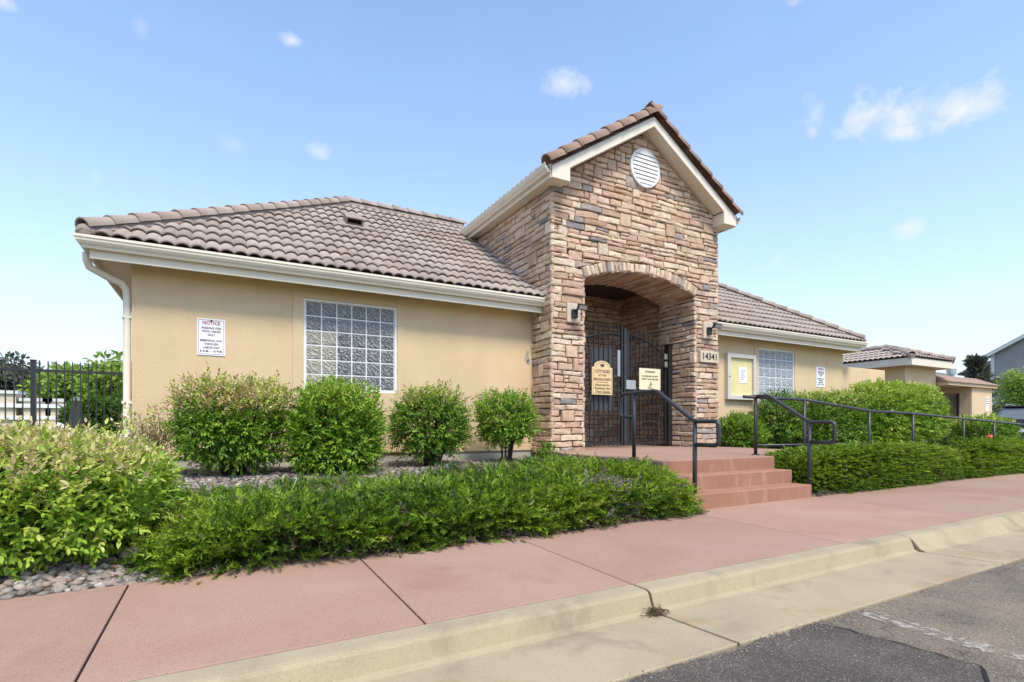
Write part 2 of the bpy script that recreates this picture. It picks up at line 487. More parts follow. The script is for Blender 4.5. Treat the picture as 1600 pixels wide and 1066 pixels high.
# ================================================================== SETTING: paved surfaces
def sheet(name, rects_or_poly, m, kind='structure', dz=0.0, zf=ground_z, thick=None):
    b = MB()
    poly = rects_or_poly
    n = len(poly)
    v = [(x, y, zf(x, y) + dz) for x, y in poly]
    if thick:
        v += [(x, y, zf(x, y) + dz - thick) for x, y in poly]
        f = [tuple(range(n)), tuple(range(n, 2 * n))[::-1]] + [(i, n + i, n + (i + 1) % n, (i + 1) % n) for i in range(n)]
    else:
        f = [tuple(range(n))]
    b.add(v, f)
    return b.build(name, m, kind=kind)


KX0, KX1 = -9.0, 26.0
Y_AS, Y_FL, Y_KT, Y_SW0 = 1.60, 2.135, 2.185, 2.31      # asphalt edge, kerb foot, kerb top front, sidewalk front
KH = 0.105
# far ground sheet out to the horizon
g = MB(); g.add([(-900, -900, -.45), (900, -900, -.45), (900, 900, -.45), (-900, 900, -.45)], [(0, 1, 2, 3)])
g.build('ground', 'far_ground', kind='structure')
# parking lot asphalt, newer patch and worn stripe
zl = lambda x, y: ground_z(x, 2.2) - KH + .012 - .02 * (2.2 - y) * .4
sheet('asphalt_lot', [(-40, -30), (60, -30), (60, Y_AS), (-40, Y_AS)], 'asphalt', zf=zl)
pp = []
pa = [(-6, 1.605), (2.62, 1.605), (2.74, .99), (2.30, .80), (1.4, .45), (-6, .3)]
for i, (x, y) in enumerate(pa):
    x2, y2 = pa[(i + 1) % len(pa)]
    k = max(2, int(math.hypot(x2 - x, y2 - y) / .05))
    for j in range(k):
        t = j / k
        pp.append((x + (x2 - x) * t + rnd.uniform(-.018, .018), y + (y2 - y) * t + rnd.uniform(-.018, .018) - (.02 if i == 0 else 0)))
patch = sheet('asphalt_patch', pp, 'asphalt_patch', zf=zl, dz=.006)
seam = MB(); k0 = [i for i, p_ in enumerate(pp) if p_[0] > 1.42]
line = [p_ for p_ in pp if p_[0] > 1.3 and p_[1] < 1.53]
for (xa, ya), (xb, yb_) in zip(line[:-1], line[1:]):
    w0 = rnd.uniform(.003, .008); nx_, ny_ = (yb_ - ya), -(xb - xa); l_ = math.hypot(nx_, ny_) + 1e-6; nx_ *= w0 / l_; ny_ *= w0 / l_
    seam.add([(xa - nx_, ya - ny_, zl(xa, ya) + .010), (xb - nx_, yb_ - ny_, zl(xb, yb_) + .010), (xb + nx_, yb_ + ny_, zl(xb, yb_) + .010), (xa + nx_, ya + ny_, zl(xa, ya) + .010)], [(0, 1, 2, 3)])
seam.build('patch_seam', 'tyre', patch)
sheet('painted_stripe', [(2.92, 1.56), (3.04, 1.56), (3.04, -2.4), (2.92, -2.4)], 'worn_paint', zf=zl, dz=.004)
sheet('painted_stripe', [(5.62, 1.50), (5.74, 1.50), (5.74, -2.4), (5.62, -2.4)], 'worn_paint', zf=zl, dz=.004)

# kerb and gutter: one structure, its cast segments as children
kerb = MB(); kerb.box(KX0, 22, Y_AS + .03, Y_SW0 - .02, -.5, -.10)
kerb = kerb.build('kerb', 'joint', kind='structure')
prof0 = [(Y_AS, -.105 + .022), (2.02, -.105 + .004), (Y_FL - .03, -.105), (Y_FL, -.095), (Y_KT - .022, -.018), (Y_KT - .008, -.004), (Y_KT + .015, 0), (Y_SW0 - .006, 0.0),
         (Y_SW0 - .006, -.28), (Y_AS, -.28)]
prof1 = [(Y_AS, -.105 + .022), (1.98, -.105 + .006), (2.06, -.102), (2.105, -.085), (2.15, -.03), (2.175, -.010), (2.205, 0), (Y_SW0 - .006, 0.0),
         (Y_SW0 - .006, -.28), (Y_AS, -.28)]
kx = [KX0, -4.2, -1.1, 2.045, 4.80, 7.9, 11.0, 14.1, 18.0, 22.0]
for a, b_ in zip(kx[:-1], kx[1:]):
    a += .008; b_ -= .008
    pf = prof1 if a > 4.7 else prof0
    m_ = MB(); n = len(pf); v = []
    for x in (a, b_):
        for (y, z) in pf: v.append((x, y, ground_z(x, 2.25) + z))
    m_.add(v, [tuple(range(n))[::-1], tuple(range(n, 2 * n))] + [(i, (i + 1) % n, n + (i + 1) % n, n + i) for i in range(n)])
    m_.build('kerb_segment', 'kerb', kerb, bevel=.006)

# sidewalk slabs
sw = MB(); sw.box(KX0, 22, Y_SW0 + .02, 3.60, -.4, -.055)
sw = sw.build('sidewalk', 'joint', kind='structure')
jx = [KX0, -6.0, -4.2, -2.95, -1.70, -.45, .82, 2.04, 4.12, 6.26, 8.4, 10.6, 12.8, 15, 18, 22]
for i, (a, b_) in enumerate(zip(jx[:-1], jx[1:])):
    def yb(x): return 3.66 if x < 4.2 else 3.85
    a += .0045; b_ -= .0045
    y0 = Y_SW0 + .003
    if a < 4.2 < b_: poly = [(a, y0), (b_, y0), (b_, 3.85), (4.22, 3.85), (4.22, 3.66), (a, 3.66)]
    else: poly = [(a, y0), (b_, y0), (b_, yb(b_)), (a, yb(a))]
    o = sheet('slab', poly, 'pink_concrete', kind=None, thick=.12)
    bv = o.modifiers.new('bevel', 'BEVEL'); bv.width = .005; bv.segments = 2; bv.limit_method = 'ANGLE'
    o.parent = sw; ORG[o.name] = Vector((0, 0, 0))


# planting bed surface
def bed_z(x, y):
    if x > 5.0 and y < 6: y = y - .19 * (1 - max(0, y - 3.85) / 2.15)
    pts = [(3.59, -.05), (3.66, .045), (3.75, .065), (4.6, .19), (5.5, .33), (6.2, .40), (7.6, .41), (60, .41)]
    base = pts[-1][1]
    for (y0, z0), (y1, z1) in zip(pts[:-1], pts[1:]):
        if y <= y1:
            t = max(0.0, (y - y0) / (y1 - y0)); base = z0 + (z1 - z0) * t; break
    return base + .012 * math.sin(3.1 * x + 1.7 * y) * math.sin(2.3 * y - x) + .006 * x * (1 if y < 4.5 else 0)


bed = MB()
xs = [-12, -8] + [-5 + .35 * i for i in range(27)] + [4.27]
ys = [3.60, 3.665, 3.75, 3.9, 4.1, 4.35, 4.6, 5.0, 5.5, 6.0, 6.5, 7.0, 7.6, 9, 12, 16]
V = [(x, y, bed_z(x, y)) for y in ys for x in xs]; nx = len(xs)
bed.add(V, [(j * nx + i, j * nx + i + 1, (j + 1) * nx + i + 1, (j + 1) * nx + i) for j in range(len(ys) - 1) for i in range(nx - 1)])
xs2 = [6.22] + [6.6 + .6 * i for i in range(24)] + [24, 30]
V = [(x, y, bed_z(x, y)) for y in [3.79, 3.855, 3.95, 4.1, 4.35, 4.58] for x in xs2]; nx = len(xs2)
bed.add(V, [(j * nx + i, j * nx + i + 1, (j + 1) * nx + i + 1, (j + 1) * nx + i) for j in range(5) for i in range(nx - 1)])
V = [(x, y, bed_z(x, y)) for y in [5.95, 6.5, 7.0, 7.6, 9, 14] for x in xs2 if x > 8.25]; nx = len([x for x in xs2 if x > 8.25])
bed.add(V, [(j * nx + i, j * nx + i + 1, (j + 1) * nx + i + 1, (j + 1) * nx + i) for j in range(5) for i in range(nx - 1)])
bed = bed.build('planting_bed', 'soil', kind='structure')

# porch landing, ramp, steps
PZ = .555
por = MB()
por.prism([(4.28, 4.345), (6.215, 4.345), (6.215, 4.60), (8.24, 4.60), (8.24, 6.955), (4.52, 6.955), (4.28, 6.3)], 'z', .02, PZ)
por.build('porch_slab', 'pink_concrete', kind='structure', bevel=.012)
por = MB(); por.box(5.02, 7.9, 6.955, 9.3, .1, PZ - .004)
por.build('entry_floor', 'pink_concrete', kind='structure')
rp = MB(); rp.add([(8.24, 4.6, PZ - .003), (15.2, 4.6, .155), (15.2, 5.95, .155), (8.24, 5.95, PZ - .003), (8.24, 4.6, -.1), (15.2, 4.6, -.1), (15.2, 5.95, -.1), (8.24, 5.95, -.1)],
                  [(0, 1, 2, 3), (7, 6, 5, 4), (0, 4, 5, 1), (1, 5, 6, 2), (2, 6, 7, 3), (3, 7, 4, 0)])
rp.build('ramp', 'pink_concrete', kind='structure')
st = empty('entry_steps', (5.25, 3.84, .08), 'pink coloured concrete steps leading up to the gated porch', 'steps')
for (y0, y1, z1) in ((3.845, 4.095, .238), (4.095, 4.342, .398)):
    b = MB(); b.box(4.20, 6.215, y0, y1 + (.248 if z1 < .3 else 0), -.05 if z1 < .3 else .20, z1)
    b.build('step', 'pink_riser', st, bevel=.012)
b = MB(); b.box(4.285, 6.213, 4.335, 4.348, .39, PZ - .012)
b.build('step_riser', 'pink_riser', st)

# ================================================================== CLUBHOUSE
X0, X1, YF, XC = 4.56, 8.31, 7.0, 6.45            # stone tower
YW, XL, XR = 7.585, -.905, 13.52                  # stucco walls
YB = 13.9
GE, PIT = 7.25, .655                              # tile edge, main roof pitch
ZE = 3.0
AX0, AX1, SPR, RISE = 5.17, 7.73, 3.35, .24
ARC_R = (1.28 ** 2 + RISE ** 2) / (2 * RISE); ARC_C = SPR + RISE - ARC_R
TP, TZ = .637, 6.02                               # tower gable: pitch, soffit apex
club = empty('clubhouse', (6.3, 7.6, .42), 'tan stucco clubhouse with stone entry tower and brown tile hip roof', 'building')


def gable(x): return TZ - TP * abs(x - XC)
def arch(x): return ARC_C + math.sqrt(max(0, ARC_R ** 2 - (x - XC) ** 2))


# stucco walls with window openings left open (blocks fill them)
W1 = (.98, 2.26, 1.42, 2.66); W2 = (10.31, 11.59, 1.42, 2.66)
wall = MB()


def wall_with_hole(mb, xa, xb, hole, y0, y1, z0, z1):
    hx0, hx1, hz0, hz1 = hole
    mb.box(xa, hx0, y0, y1, z0, z1); mb.box(hx1, xb, y0, y1, z0, z1)
    mb.box(hx0, hx1, y0, y1, z0, hz0); mb.box(hx0, hx1, y0, y1, hz1, z1)


wall_with_hole(wall, XL, 4.9, W1, YW, YW + .2, .545, 2.88)
wall_with_hole(wall, 7.95, XR, W2, YW, YW + .2, .545, 2.88)
wall.box(XL, XL + .2, YW + .2, YB, .545, 2.88); wall.box(XR - .2, XR, YW + .2, YB, .545, 2.88); wall.box(XL + .2, XR - .2, YB - .2, YB, .545, 2.88)
wall.build('wall', 'stucco', club)
for bx in ((XL + .02, 4.9, YW + .02, YW + .25, .1, .545), (7.95, XR - .02, YW + .02, YW + .25, .1, .545), (XL + .02, XL + .2, YW + .25, YB - .02, .1, .545), (XR - .2, XR - .02, YW + .25, YB - .02, .1, .545)):
    fnd = MB(); fnd.box(*bx); fnd.build('foundation', 'concrete', club)
inner = MB(); inner.box(XL + .3, 4.6, YW + .3, YW + .34, .6, 2.8); inner.box(8.3, XR - .3, YW + .3, YW + .34, .6, 2.8)
inner.build('inner_partition', 'door_dark', club)
for (a, b_, hole) in ((.845, 2.37, W1), (10.17, 11.74, W2)):
    s_ = MB(); wall_with_hole(s_, a, b_, hole, YW - .016, YW + .004, .56, 2.80)
    s_.build('window_surround', 'stucco', club, bevel=.006)
rp_ = MB()
for (u, v, r) in ((824, 552, .045), (823, 561, .06), (826, 566, .05)):
    p = atY(u, v, YW)
    n = 14; vv = [(p[0] + r * (.8 + .3 * rnd.random()) * math.cos(2 * math.pi * i / n) * .75, YW - .004, p[2] + r * (.85 + .3 * rnd.random()) * math.sin(2 * math.pi * i / n)) for i in range(n)]
    rp_.add(vv, [tuple(range(n))])
rp_.build('repair_patch', 'repair_grey', club)

# glass-block windows
blk = MB()
hw = .0965
pr = [(-1, -1), (1, -1), (1, 1), (-1, 1)]
for (k, y) in ((1.0, .05), (1.0, -.006), (.88, -.016), (.5, -.019)):
    blk.add([(a * hw * k, y, c * hw * k) for a, c in pr], [])
blk.f = [(i * 4 + j, i * 4 + (j + 1) % 4, i * 4 + 4 + (j + 1) % 4, i * 4 + 4 + j) for i in range(3) for j in range(4)] + [(12, 13, 14, 15)]
bme = {}
for nm in ('block_grey', 'block_dark', 'block_cream', 'block_pale'):
    o = blk.build('glass_block', nm); bme[nm] = o.data; bpy.data.objects.remove(o)
for wi, W in enumerate((W1, W2)):
    wx = (W[1] - W[0] - .07) / 6; wz = (W[3] - W[2] - .06) / 6
    win = MB(); yf = YW + .035
    win.box(W[0], W[1], yf - .007, yf + .03, W[2], W[3])
    wn = win.build('window', 'white_paint', club)
    fr = MB()
    fr.box(W[0] + .001, W[0] + .034, yf - .03, yf + .01, W[2] + .001, W[3] - .001); fr.box(W[1] - .034, W[1] - .001, yf - .03, yf + .01, W[2] + .001, W[3] - .001)
    fr.box(W[0] + .034, W[1] - .034, yf - .03, yf + .01, W[2] + .001, W[2] + .03); fr.box(W[0] + .034, W[1] - .034, yf - .03, yf + .01, W[3] - .03, W[3] - .001)
    fr.build('frame', 'white_paint', wn)
    for j in range(6):
        for i in range(6):
            if wi: nm = 'block_pale'
            elif j <= 3 and i <= 1: nm = 'block_cream'
            elif j >= 4: nm = 'block_grey'
            else: nm = 'block_dark'
            inst(bme[nm], 'glass_block', (W[0] + .035 + (i + .5) * wx, yf, W[2] + .03 + (j + .5) * wz), None, wn, (.935 * wx / .193, 1, .935 * wz / .193))

# ---- roof
roof = MB()
c0 = (-1.30, GE); c1 = (13.80, GE); c2 = (13.80, 14.25); c3 = (-1.30, 14.25)
RY = 10.75; RZ = ZE + PIT * (RY - GE)
a0, a1 = (c0[0] + 3.5, RY), (c1[0] - 3.5, RY)
rv = [(*c0, ZE - .02), (*c1, ZE - .02), (*c2, ZE - .02), (*c3, ZE - .02), (*a0, RZ - .02), (*a1, RZ - .02)]
for poly in ([(*c0, ZE - .02), (X0 + .15, GE, ZE - .02), (X0 + .15, RY, RZ - .02), (*a0, RZ - .02)], [(X1 - .15, GE, ZE - .02), (*c1, ZE - .02), (*a1, RZ - .02), (X1 - .15, RY, RZ - .02)],
             [(*c1, ZE - .02), (*c2, ZE - .02), (*a1, RZ - .02)], [(*c2, ZE - .02), (*c3, ZE - .02), (*a0, RZ - .02), (*a1, RZ - .02)], [(*c3, ZE - .02), (*c0, ZE - .02), (*a0, RZ - .02)]):
    roof.add(poly, [tuple(range(len(poly)))])
roof = roof.build('roof', 'tile_field', club)
SL = math.hypot(1, PIT); ANG = math.atan(PIT)
TW, EXPOS = .300, .322

# S-tile with two rolls; local x across, y up the slope, z off the slope
NSEG = 12
prof = []
for i in range(NSEG + 1):
    x = -TW / 2 + TW * i / NSEG
    ph = (i % (NSEG // 2)) / (NSEG // 2)
    z = -.018 + .036 * math.sin(math.pi * ph) ** .75
    prof.append((x, z))
tl = MB(); v = []
for (y, dz) in ((-.03, .064), (EXPOS + .03, .030)):
    for (x, z) in prof: v.append((x, y, z + dz))
for (x, z) in prof: v.append((x, -.03, z + .064 - .016))
n = NSEG + 1
tl.add(v, [(i, i + 1, n + i + 1, n + i) for i in range(NSEG)] + [(i, 2 * n + i, 2 * n + i + 1, i + 1) for i in range(NSEG)])
tile_o = tl.build('roof_tile', 'tile'); tile_me = tile_o.data; bpy.data.objects.remove(tile_o)
tile_me.polygons.foreach_set('use_smooth', [i < NSEG for i in range(len(tile_me.polygons))])


def tile_matrix(x, s, face):
    """face 'front': x along +X, s metres up the slope from the front eave; others rotate the same frame"""
    return Matrix.Translation((x, GE + s / SL, ZE + PIT * s / SL)) @ Matrix.Rotation(ANG, 4, 'X')


tiles = []
nrow = int(3.5 * SL / EXPOS)
for r in range(nrow + 1):
    s = r * EXPOS
    off = 0 if r % 2 == 0 else TW / 2
    yy = GE + (s + EXPOS) / SL
    run = min(3.5, (s + EXPOS * .5) / SL)
    xa, xb = c0[0] + run - .32, c1[0] - run + .32
    k0 = math.floor((xa - off) / TW)
    x = k0 * TW + off
    while x < xb + TW:
        if xa - TW < x < xb + TW: tiles.append((x, s))
        x += TW


def clip_tile(x, s):
    """copy of the tile cut along the hips"""
    bm = bmesh.new(); bm.from_mesh(tile_me)
    M = tile_matrix(x, s, 'front'); bm.transform(M)
    for (px, py), nrm in (((c0[0], c0[1]), Vector((-1, 1, 0))), ((c1[0], c1[1]), Vector((1, 1, 0)))):
        g_ = bm.verts[:] + bm.edges[:] + bm.faces[:]
        bmesh.ops.bisect_plane(bm, geom=g_, plane_co=(px, py, 0), plane_no=nrm, clear_outer=True)
    g_ = bm.verts[:] + bm.edges[:] + bm.faces[:]
    bmesh.ops.bisect_plane(bm, geom=g_, plane_co=(0, RY, 0), plane_no=(0, 1, 0), clear_outer=True)
    if not bm.faces: bm.free(); return None
    bm.transform(M.inverted())
    me = bpy.data.meshes.new('roof_tile'); bm.to_mesh(me); bm.free(); me.materials.append(MATS['tile'])
    return me


field = MB(); cnt = 0
tiles.sort(key=lambda t: math.hypot(t[0], GE + t[1] / SL))
for (x, s) in tiles:
    yt = GE + s / SL
    hidden = X0 - .05 < x < X1 + .1 and yt > 6.9
    if X0 + .12 < x < X1 - .12: continue
    if x > X1 - .2 and x < X1 + .05: pass
    near = (x - c0[0]) - (yt - GE) < .55 or (c1[0] - x) - (yt - GE) < .55 or yt + EXPOS > RY - .1
    me = clip_tile(x, s) if near else tile_me
    if me is None: continue
    rot = (ANG + rnd.uniform(-.006, .006), rnd.uniform(-.006, .006), rnd.uniform(-.008, .008))
    dz = rnd.uniform(-.004, .004)
    if cnt < 310 and not (hidden and x > X0 + .1):
        o = bpy.data.objects.new('roof_tile', me); COL.objects.link(o); o.parent = roof
        o.location = Vector((x, yt, ZE + PIT * s / SL + dz)) - ORG[roof.name]; o.rotation_euler = rot
        cnt += 1
    else:
        M = tile_matrix(x, s, 'front'); field.add([M @ q.co for q in me.vertices], [tuple(p.vertices) for p in me.polygons])
# back and side slopes, and the tower roof, as joined tile courses


def tile_field(mb, org, xdir, ydir, pitch, width_at, length, wdt):
    sl = math.hypot(1, pitch); zx = Vector((0, 0, 1))
    r = 0
    while r * EXPOS < length * sl:
        s = r * EXPOS; run = s / sl
        xa, xb = width_at(run)
        x = xa + TW / 2 - (TW / 2 if r % 2 else 0)
        while x < xb + TW * .4:
            o = Vector(org) + xdir * x + ydir * run + zx * (pitch * run)
            Yv = (ydir + zx * pitch).normalized(); Zv = xdir.cross(Yv)
            mb.add([o + xdir * q.co.x + Yv * q.co.y + Zv * q.co.z for q in tile_me.vertices], [tuple(p.vertices) for p in tile_me.polygons])
            x += TW
        r += 1


VX, VY = Vector((1, 0, 0)), Vector((0, 1, 0))
tile_field(field, (c2[0], c2[1], ZE), -VX, -VY, PIT, lambda r: (r + .3, 15.1 - r - .3), 3.15, 0)
tile_field(field, (c3[0], c3[1], ZE), -VY, VX, PIT, lambda r: (r + .42, 7.0 - r - .42), 3.0, 0)
tile_field(field, (c1[0], c1[1], ZE), VY, -VX, PIT, lambda r: (r + .42, 7.0 - r - .42), 3.0, 0)
field.build('roof_tile_courses', 'tile_field', roof, kind='stuff', smooth=False)


# barrel caps for hips, ridge and rakes: half round, slightly flared, overlapping
def cap_mesh(name, m, length=.38, r0=.105, r1=.088, n=8, full=math.pi):
    mb = MB(); v = []
    for (y, r) in ((0, r0), (length, r1)):
        for rr in (r, r - .018):
            for i in range(n + 1):
                a = (math.pi - full) / 2 + full * i / n
                v.append((-rr * math.cos(a), y, rr * math.sin(a)))
    k = n + 1
    f = [(i, i + 1, 2 * k + i + 1, 2 * k + i) for i in range(n)] + [(i, k + i, k + i + 1, i + 1) for i in range(n)]
    f += [(k + i, 3 * k + i, 3 * k + i + 1, k + i + 1) for i in range(n)]
    mb.add(v, f)
    o = mb.build(name, m); me = o.data; bpy.data.objects.remove(o)
    me.polygons.foreach_set('use_smooth', [i < n for i in range(len(me.polygons))])
    return me


cap_me = cap_mesh('cap', 'tile'); rake_me = cap_mesh('rake', 'rake_tile', .37, .125, .108, full=R(220))


def cap_run(name, p0, p1, me, parent, step=.315, lift=0.0, roll=0.0, skip=None):
    p0, p1 = Vector(p0), Vector(p1); d = (p1 - p0); Lg = d.length; d.normalize()
    xd = d.cross(Vector((0, 0, 1))).normalized(); zd = xd.cross(d)
    n = int((Lg - .22) / step) + 1
    for i in range(n):
        p = p0 + d * (i * step) + zd * (lift + rnd.uniform(-.004, .004))
        if skip and skip(p): continue
        t = Matrix.Rotation(R(-1.5), 3, xd) @ d
        z2 = xd.cross(t)
        M = Matrix((xd, t, z2)).transposed()
        if roll: M = Matrix.Rotation(roll, 3, t) @ M
        o = bpy.data.objects.new(name, me); COL.objects.link(o); o.parent = parent
        o.location = p - ORG[parent.name]; o.rotation_euler = M.to_euler()


sk = lambda p: X0 - .02 < p.x < X1 + .02 and p.y < 11.0
cap_run('hip_tile', (c0[0] + .02, c0[1] + .02, ZE + .03), (a0[0], a0[1], RZ + .03), cap_me, roof, lift=.055)
cap_run('hip_tile', (c1[0] - .02, c1[1] + .02, ZE + .03), (a1[0], a1[1], RZ + .03), cap_me, roof, lift=.055, skip=sk)
cap_run('ridge_tile', (a0[0] - .05, RY, RZ + .03), (a1[0] + .1, RY, RZ + .03), cap_me, roof, lift=.055, skip=sk)
cap_run('hip_tile', (c3[0] + .02, c3[1] - .02, ZE + .03), (a0[0], a0[1], RZ + .03), cap_me, roof, lift=.055)
cap_run('hip_tile', (c2[0] - .02, c2[1] - .02, ZE + .03), (a1[0], a1[1], RZ + .03), cap_me, roof, lift=.055)
for (p, q_) in ((c0, a0), (c1, a1), (c2, a1), (c3, a0), (a0, (X0 + .1, RY)), ((X1 - .1, RY), a1)):
    zz = lambda t_: (RZ if abs(t_[1] - RY) < .01 else ZE) + .015
    if p == c1 or q_ == a1 and p != c2: pass
    mbed = MB(); mbed.tube([(*p, zz(p)), (*q_, zz(q_))], .085, 8); mbed.build('mortar_bed', 'tile_field', roof)
endc = MB(); endc.sphere((c0[0] + .03, c0[1] + .03, ZE + .035), .10, 12, 8)
endc.build('hip_end_cap', 'tile', roof, smooth=True)
endc = MB(); endc.sphere((c1[0] - .03, c1[1] + .03, ZE + .035), .10, 12, 8)
endc.build('hip_end_cap', 'tile', roof, smooth=True)
# low roof vent
vx, vy = 2.0, 9.31; vz = ZE + PIT * (vy - GE)
rv_ = MB()
M = Matrix.Translation((vx, vy, vz)) @ Matrix.Rotation(ANG, 4, 'X')
q = MB(); q.box(-.26, .26, -.22, .2, .05, .072); q.box(-.14, .14, -.10, .18, .072, .085); q.box(-.14, -.12, -.10, .18, .085, .17); q.box(.12, .14, -.10, .18, .085, .17); q.box(-.15, .15, -.12, .19, .17, .19); q.box(-.12, .12, .15, .18, .085, .17)
rv_.add([M @ Vector(p) for p in q.v], q.f); rv_.build('roof_vent', 'tile', roof)

# eaves: soffit, fascia, gutter
YG0, YG1 = 7.195, 7.285
for (xa, xb, side) in ((-1.3, X0 + .05, 0), (X1 - .05, 13.8, 1)):
    s_ = MB(); s_.box(xa + .06, xb - .06, YG1 + .02, YW + .1, 2.83, 2.85); s_.build('soffit', 'trim', club)
    s_ = MB(); s_.box(xa + .055, xb - .055, YG1 - .004, YG1 + .022, 2.765, 2.985); s_.build('fascia', 'trim', club, bevel=.004)
s_ = MB(); s_.box(-1.245, XL + .1, YW + .1, 14.2, 2.83, 2.85); s_.build('soffit', 'trim', club)
s_ = MB(); s_.box(-1.245, -1.219, YG1 + .022, 14.2, 2.765, 2.985); s_.build('fascia', 'trim', club)
s_ = MB(); s_.box(XR - .1, 13.745, YW + .1, 14.2, 2.83, 2.85); s_.build('soffit', 'trim', club)
s_ = MB(); s_.box(13.719, 13.745, YG1 + .022, 14.2, 2.765, 2.985); s_.build('fascia', 'trim', club)
# K-style gutter profile: (outward, z)
GP = [(0, 2.86), (.055, 2.86), (.066, 2.885), (.085, 2.905), (.10, 2.93), (.104, 2.955), (.112, 2.96), (.112, 2.988), (.098, 2.988), (.098, 2.965), (.012, 2.875), (.008, 2.99), (0, 2.99)]


def gutter(path, name='gutter'):
    """path: plan points of the fascia line; outward is to the right of travel; mitred at corners"""
    mb = MB(); n = len(GP); pts = [Vector((*p, 0)) for p in path]; v = []
    for i, p in enumerate(pts):
        def nrm(a, b):
            d_ = (b - a).normalized(); return Vector((d_.y, -d_.x, 0))
        if i == 0: o = nrm(pts[0], pts[1]); k = 1
        elif i == len(pts) - 1: o = nrm(pts[-2], pts[-1]); k = 1
        else:
            n1, n2 = nrm(pts[i - 1], p), nrm(p, pts[i + 1]); o = (n1 + n2).normalized(); k = 1 / o.dot(n1)
        for (a, z) in GP: v.append(p + o * (a * k) + Vector((0, 0, z)))
    f = []
    for i in range(len(pts) - 1):
        for j in range(n): f.append((i * n + j, i * n + (j + 1) % n, (i + 1) * n + (j + 1) % n, (i + 1) * n + j))
    f += [tuple(range(n)), tuple(range((len(pts) - 1) * n, len(pts) * n))]
    mb.add(v, f); return mb.build(name, 'trim', club)


gutter([(-1.25, 14.2), (-1.25, YG1 - .006), (X0 - .01, YG1 - .006)])
gutter([(X1 + .01, YG1 - .006), (13.75, YG1 - .006), (13.75, 14.2)])
# downspout at the left corner: outlet, two elbows, straight run
ds = MB(); dx, dy = -1.30, 7.62
path = [(dx, 7.47, 2.87), (dx, 7.47, 2.79), (dx + .02, 7.50, 2.72), (dx + .20, 7.56, 2.63), (dx + .29, 7.60, 2.60), (dx + .335, 7.63, 2.54), (dx + .345, 7.64, 2.46), (dx + .345, 7.64, .60), (dx + .32, 7.60, .50), (dx + .26, 7.52, .44)]
ds.tube(path, .042, 10); dsp = ds.build('downspout', 'trim', club, smooth=True)
for z in (2.2, 1.2):
    b = MB(); b.box(dx + .295, XL - .002, 7.60, 7.69, z, z + .03); b.build('bracket', 'trim', dsp)

# ---- stone tower core
core = MB()
cols = sorted(set([X0 + .02, AX0, AX1, X1 - .02, XC] + [AX0 + (AX1 - AX0) * i / 20 for i in range(21)]))
YC0, YC1 = YF + .02, 7.90
for a, b_ in zip(cols[:-1], cols[1:]):
    opening = a >= AX0 - 1e-6 and b_ <= AX1 + 1e-6
    za, zb = (arch(a) + .01, arch(b_) + .01) if opening else (.15, .15)
    v = [(a, YC0, za), (b_, YC0, zb), (b_, YC0, gable(b_)), (a, YC0, gable(a)), (a, YC1, za), (b_, YC1, zb), (b_, YC1, gable(b_)), (a, YC1, gable(a))]
    core.add(v, [(0, 1, 2, 3), (5, 4, 7, 6), (0, 4, 5, 1), (3, 2, 6, 7), (0, 3, 7, 4), (1, 5, 6, 2)])
core.box(X0 + .02, X0 + .25, 7.9, 11.2, 2.9, 4.80); core.box(X1 - .25, X1 - .02, 7.9, 11.2, 2.9, 4.80)
core.prism([(X0 + .02, 2.9), (X1 - .02, 2.9), (X1 - .02, gable(X1)), (XC, TZ), (X0 + .02, gable(X0))], 'y', 11.2, 11.4)
core.box(4.72, 5.02, 7.9, 9.3, .15, 3.75); core.box(7.9, 8.15, 7.9, 9.3, .15, 3.75); core.box(5.02, 7.9, 9.3, 9.5, .15, 3.75); core.box(4.8, 8.1, 7.9, 9.5, 3.75, 3.85)
tower = core.build('tower_wall', 'mortar', club)


def clip(poly, a, b, c):
    out = []
    for i in range(len(poly)):
        p, q = poly[i], poly[(i + 1) % len(poly)]
        dp, dq = a * p[0] + b * p[1] - c, a * q[0] + b * q[1] - c
        if dp <= 0: out.append(p)
        if (dp < 0 < dq) or (dq < 0 < dp):
            t = dp / (dp - dq); out.append((p[0] + (q[0] - p[0]) * t, p[1] + (q[1] - p[1]) * t))
    return out


def area(poly): return abs(sum(poly[i][0] * poly[(i + 1) % len(poly)][1] - poly[(i + 1) % len(poly)][0] * poly[i][1] for i in range(len(poly)))) / 2


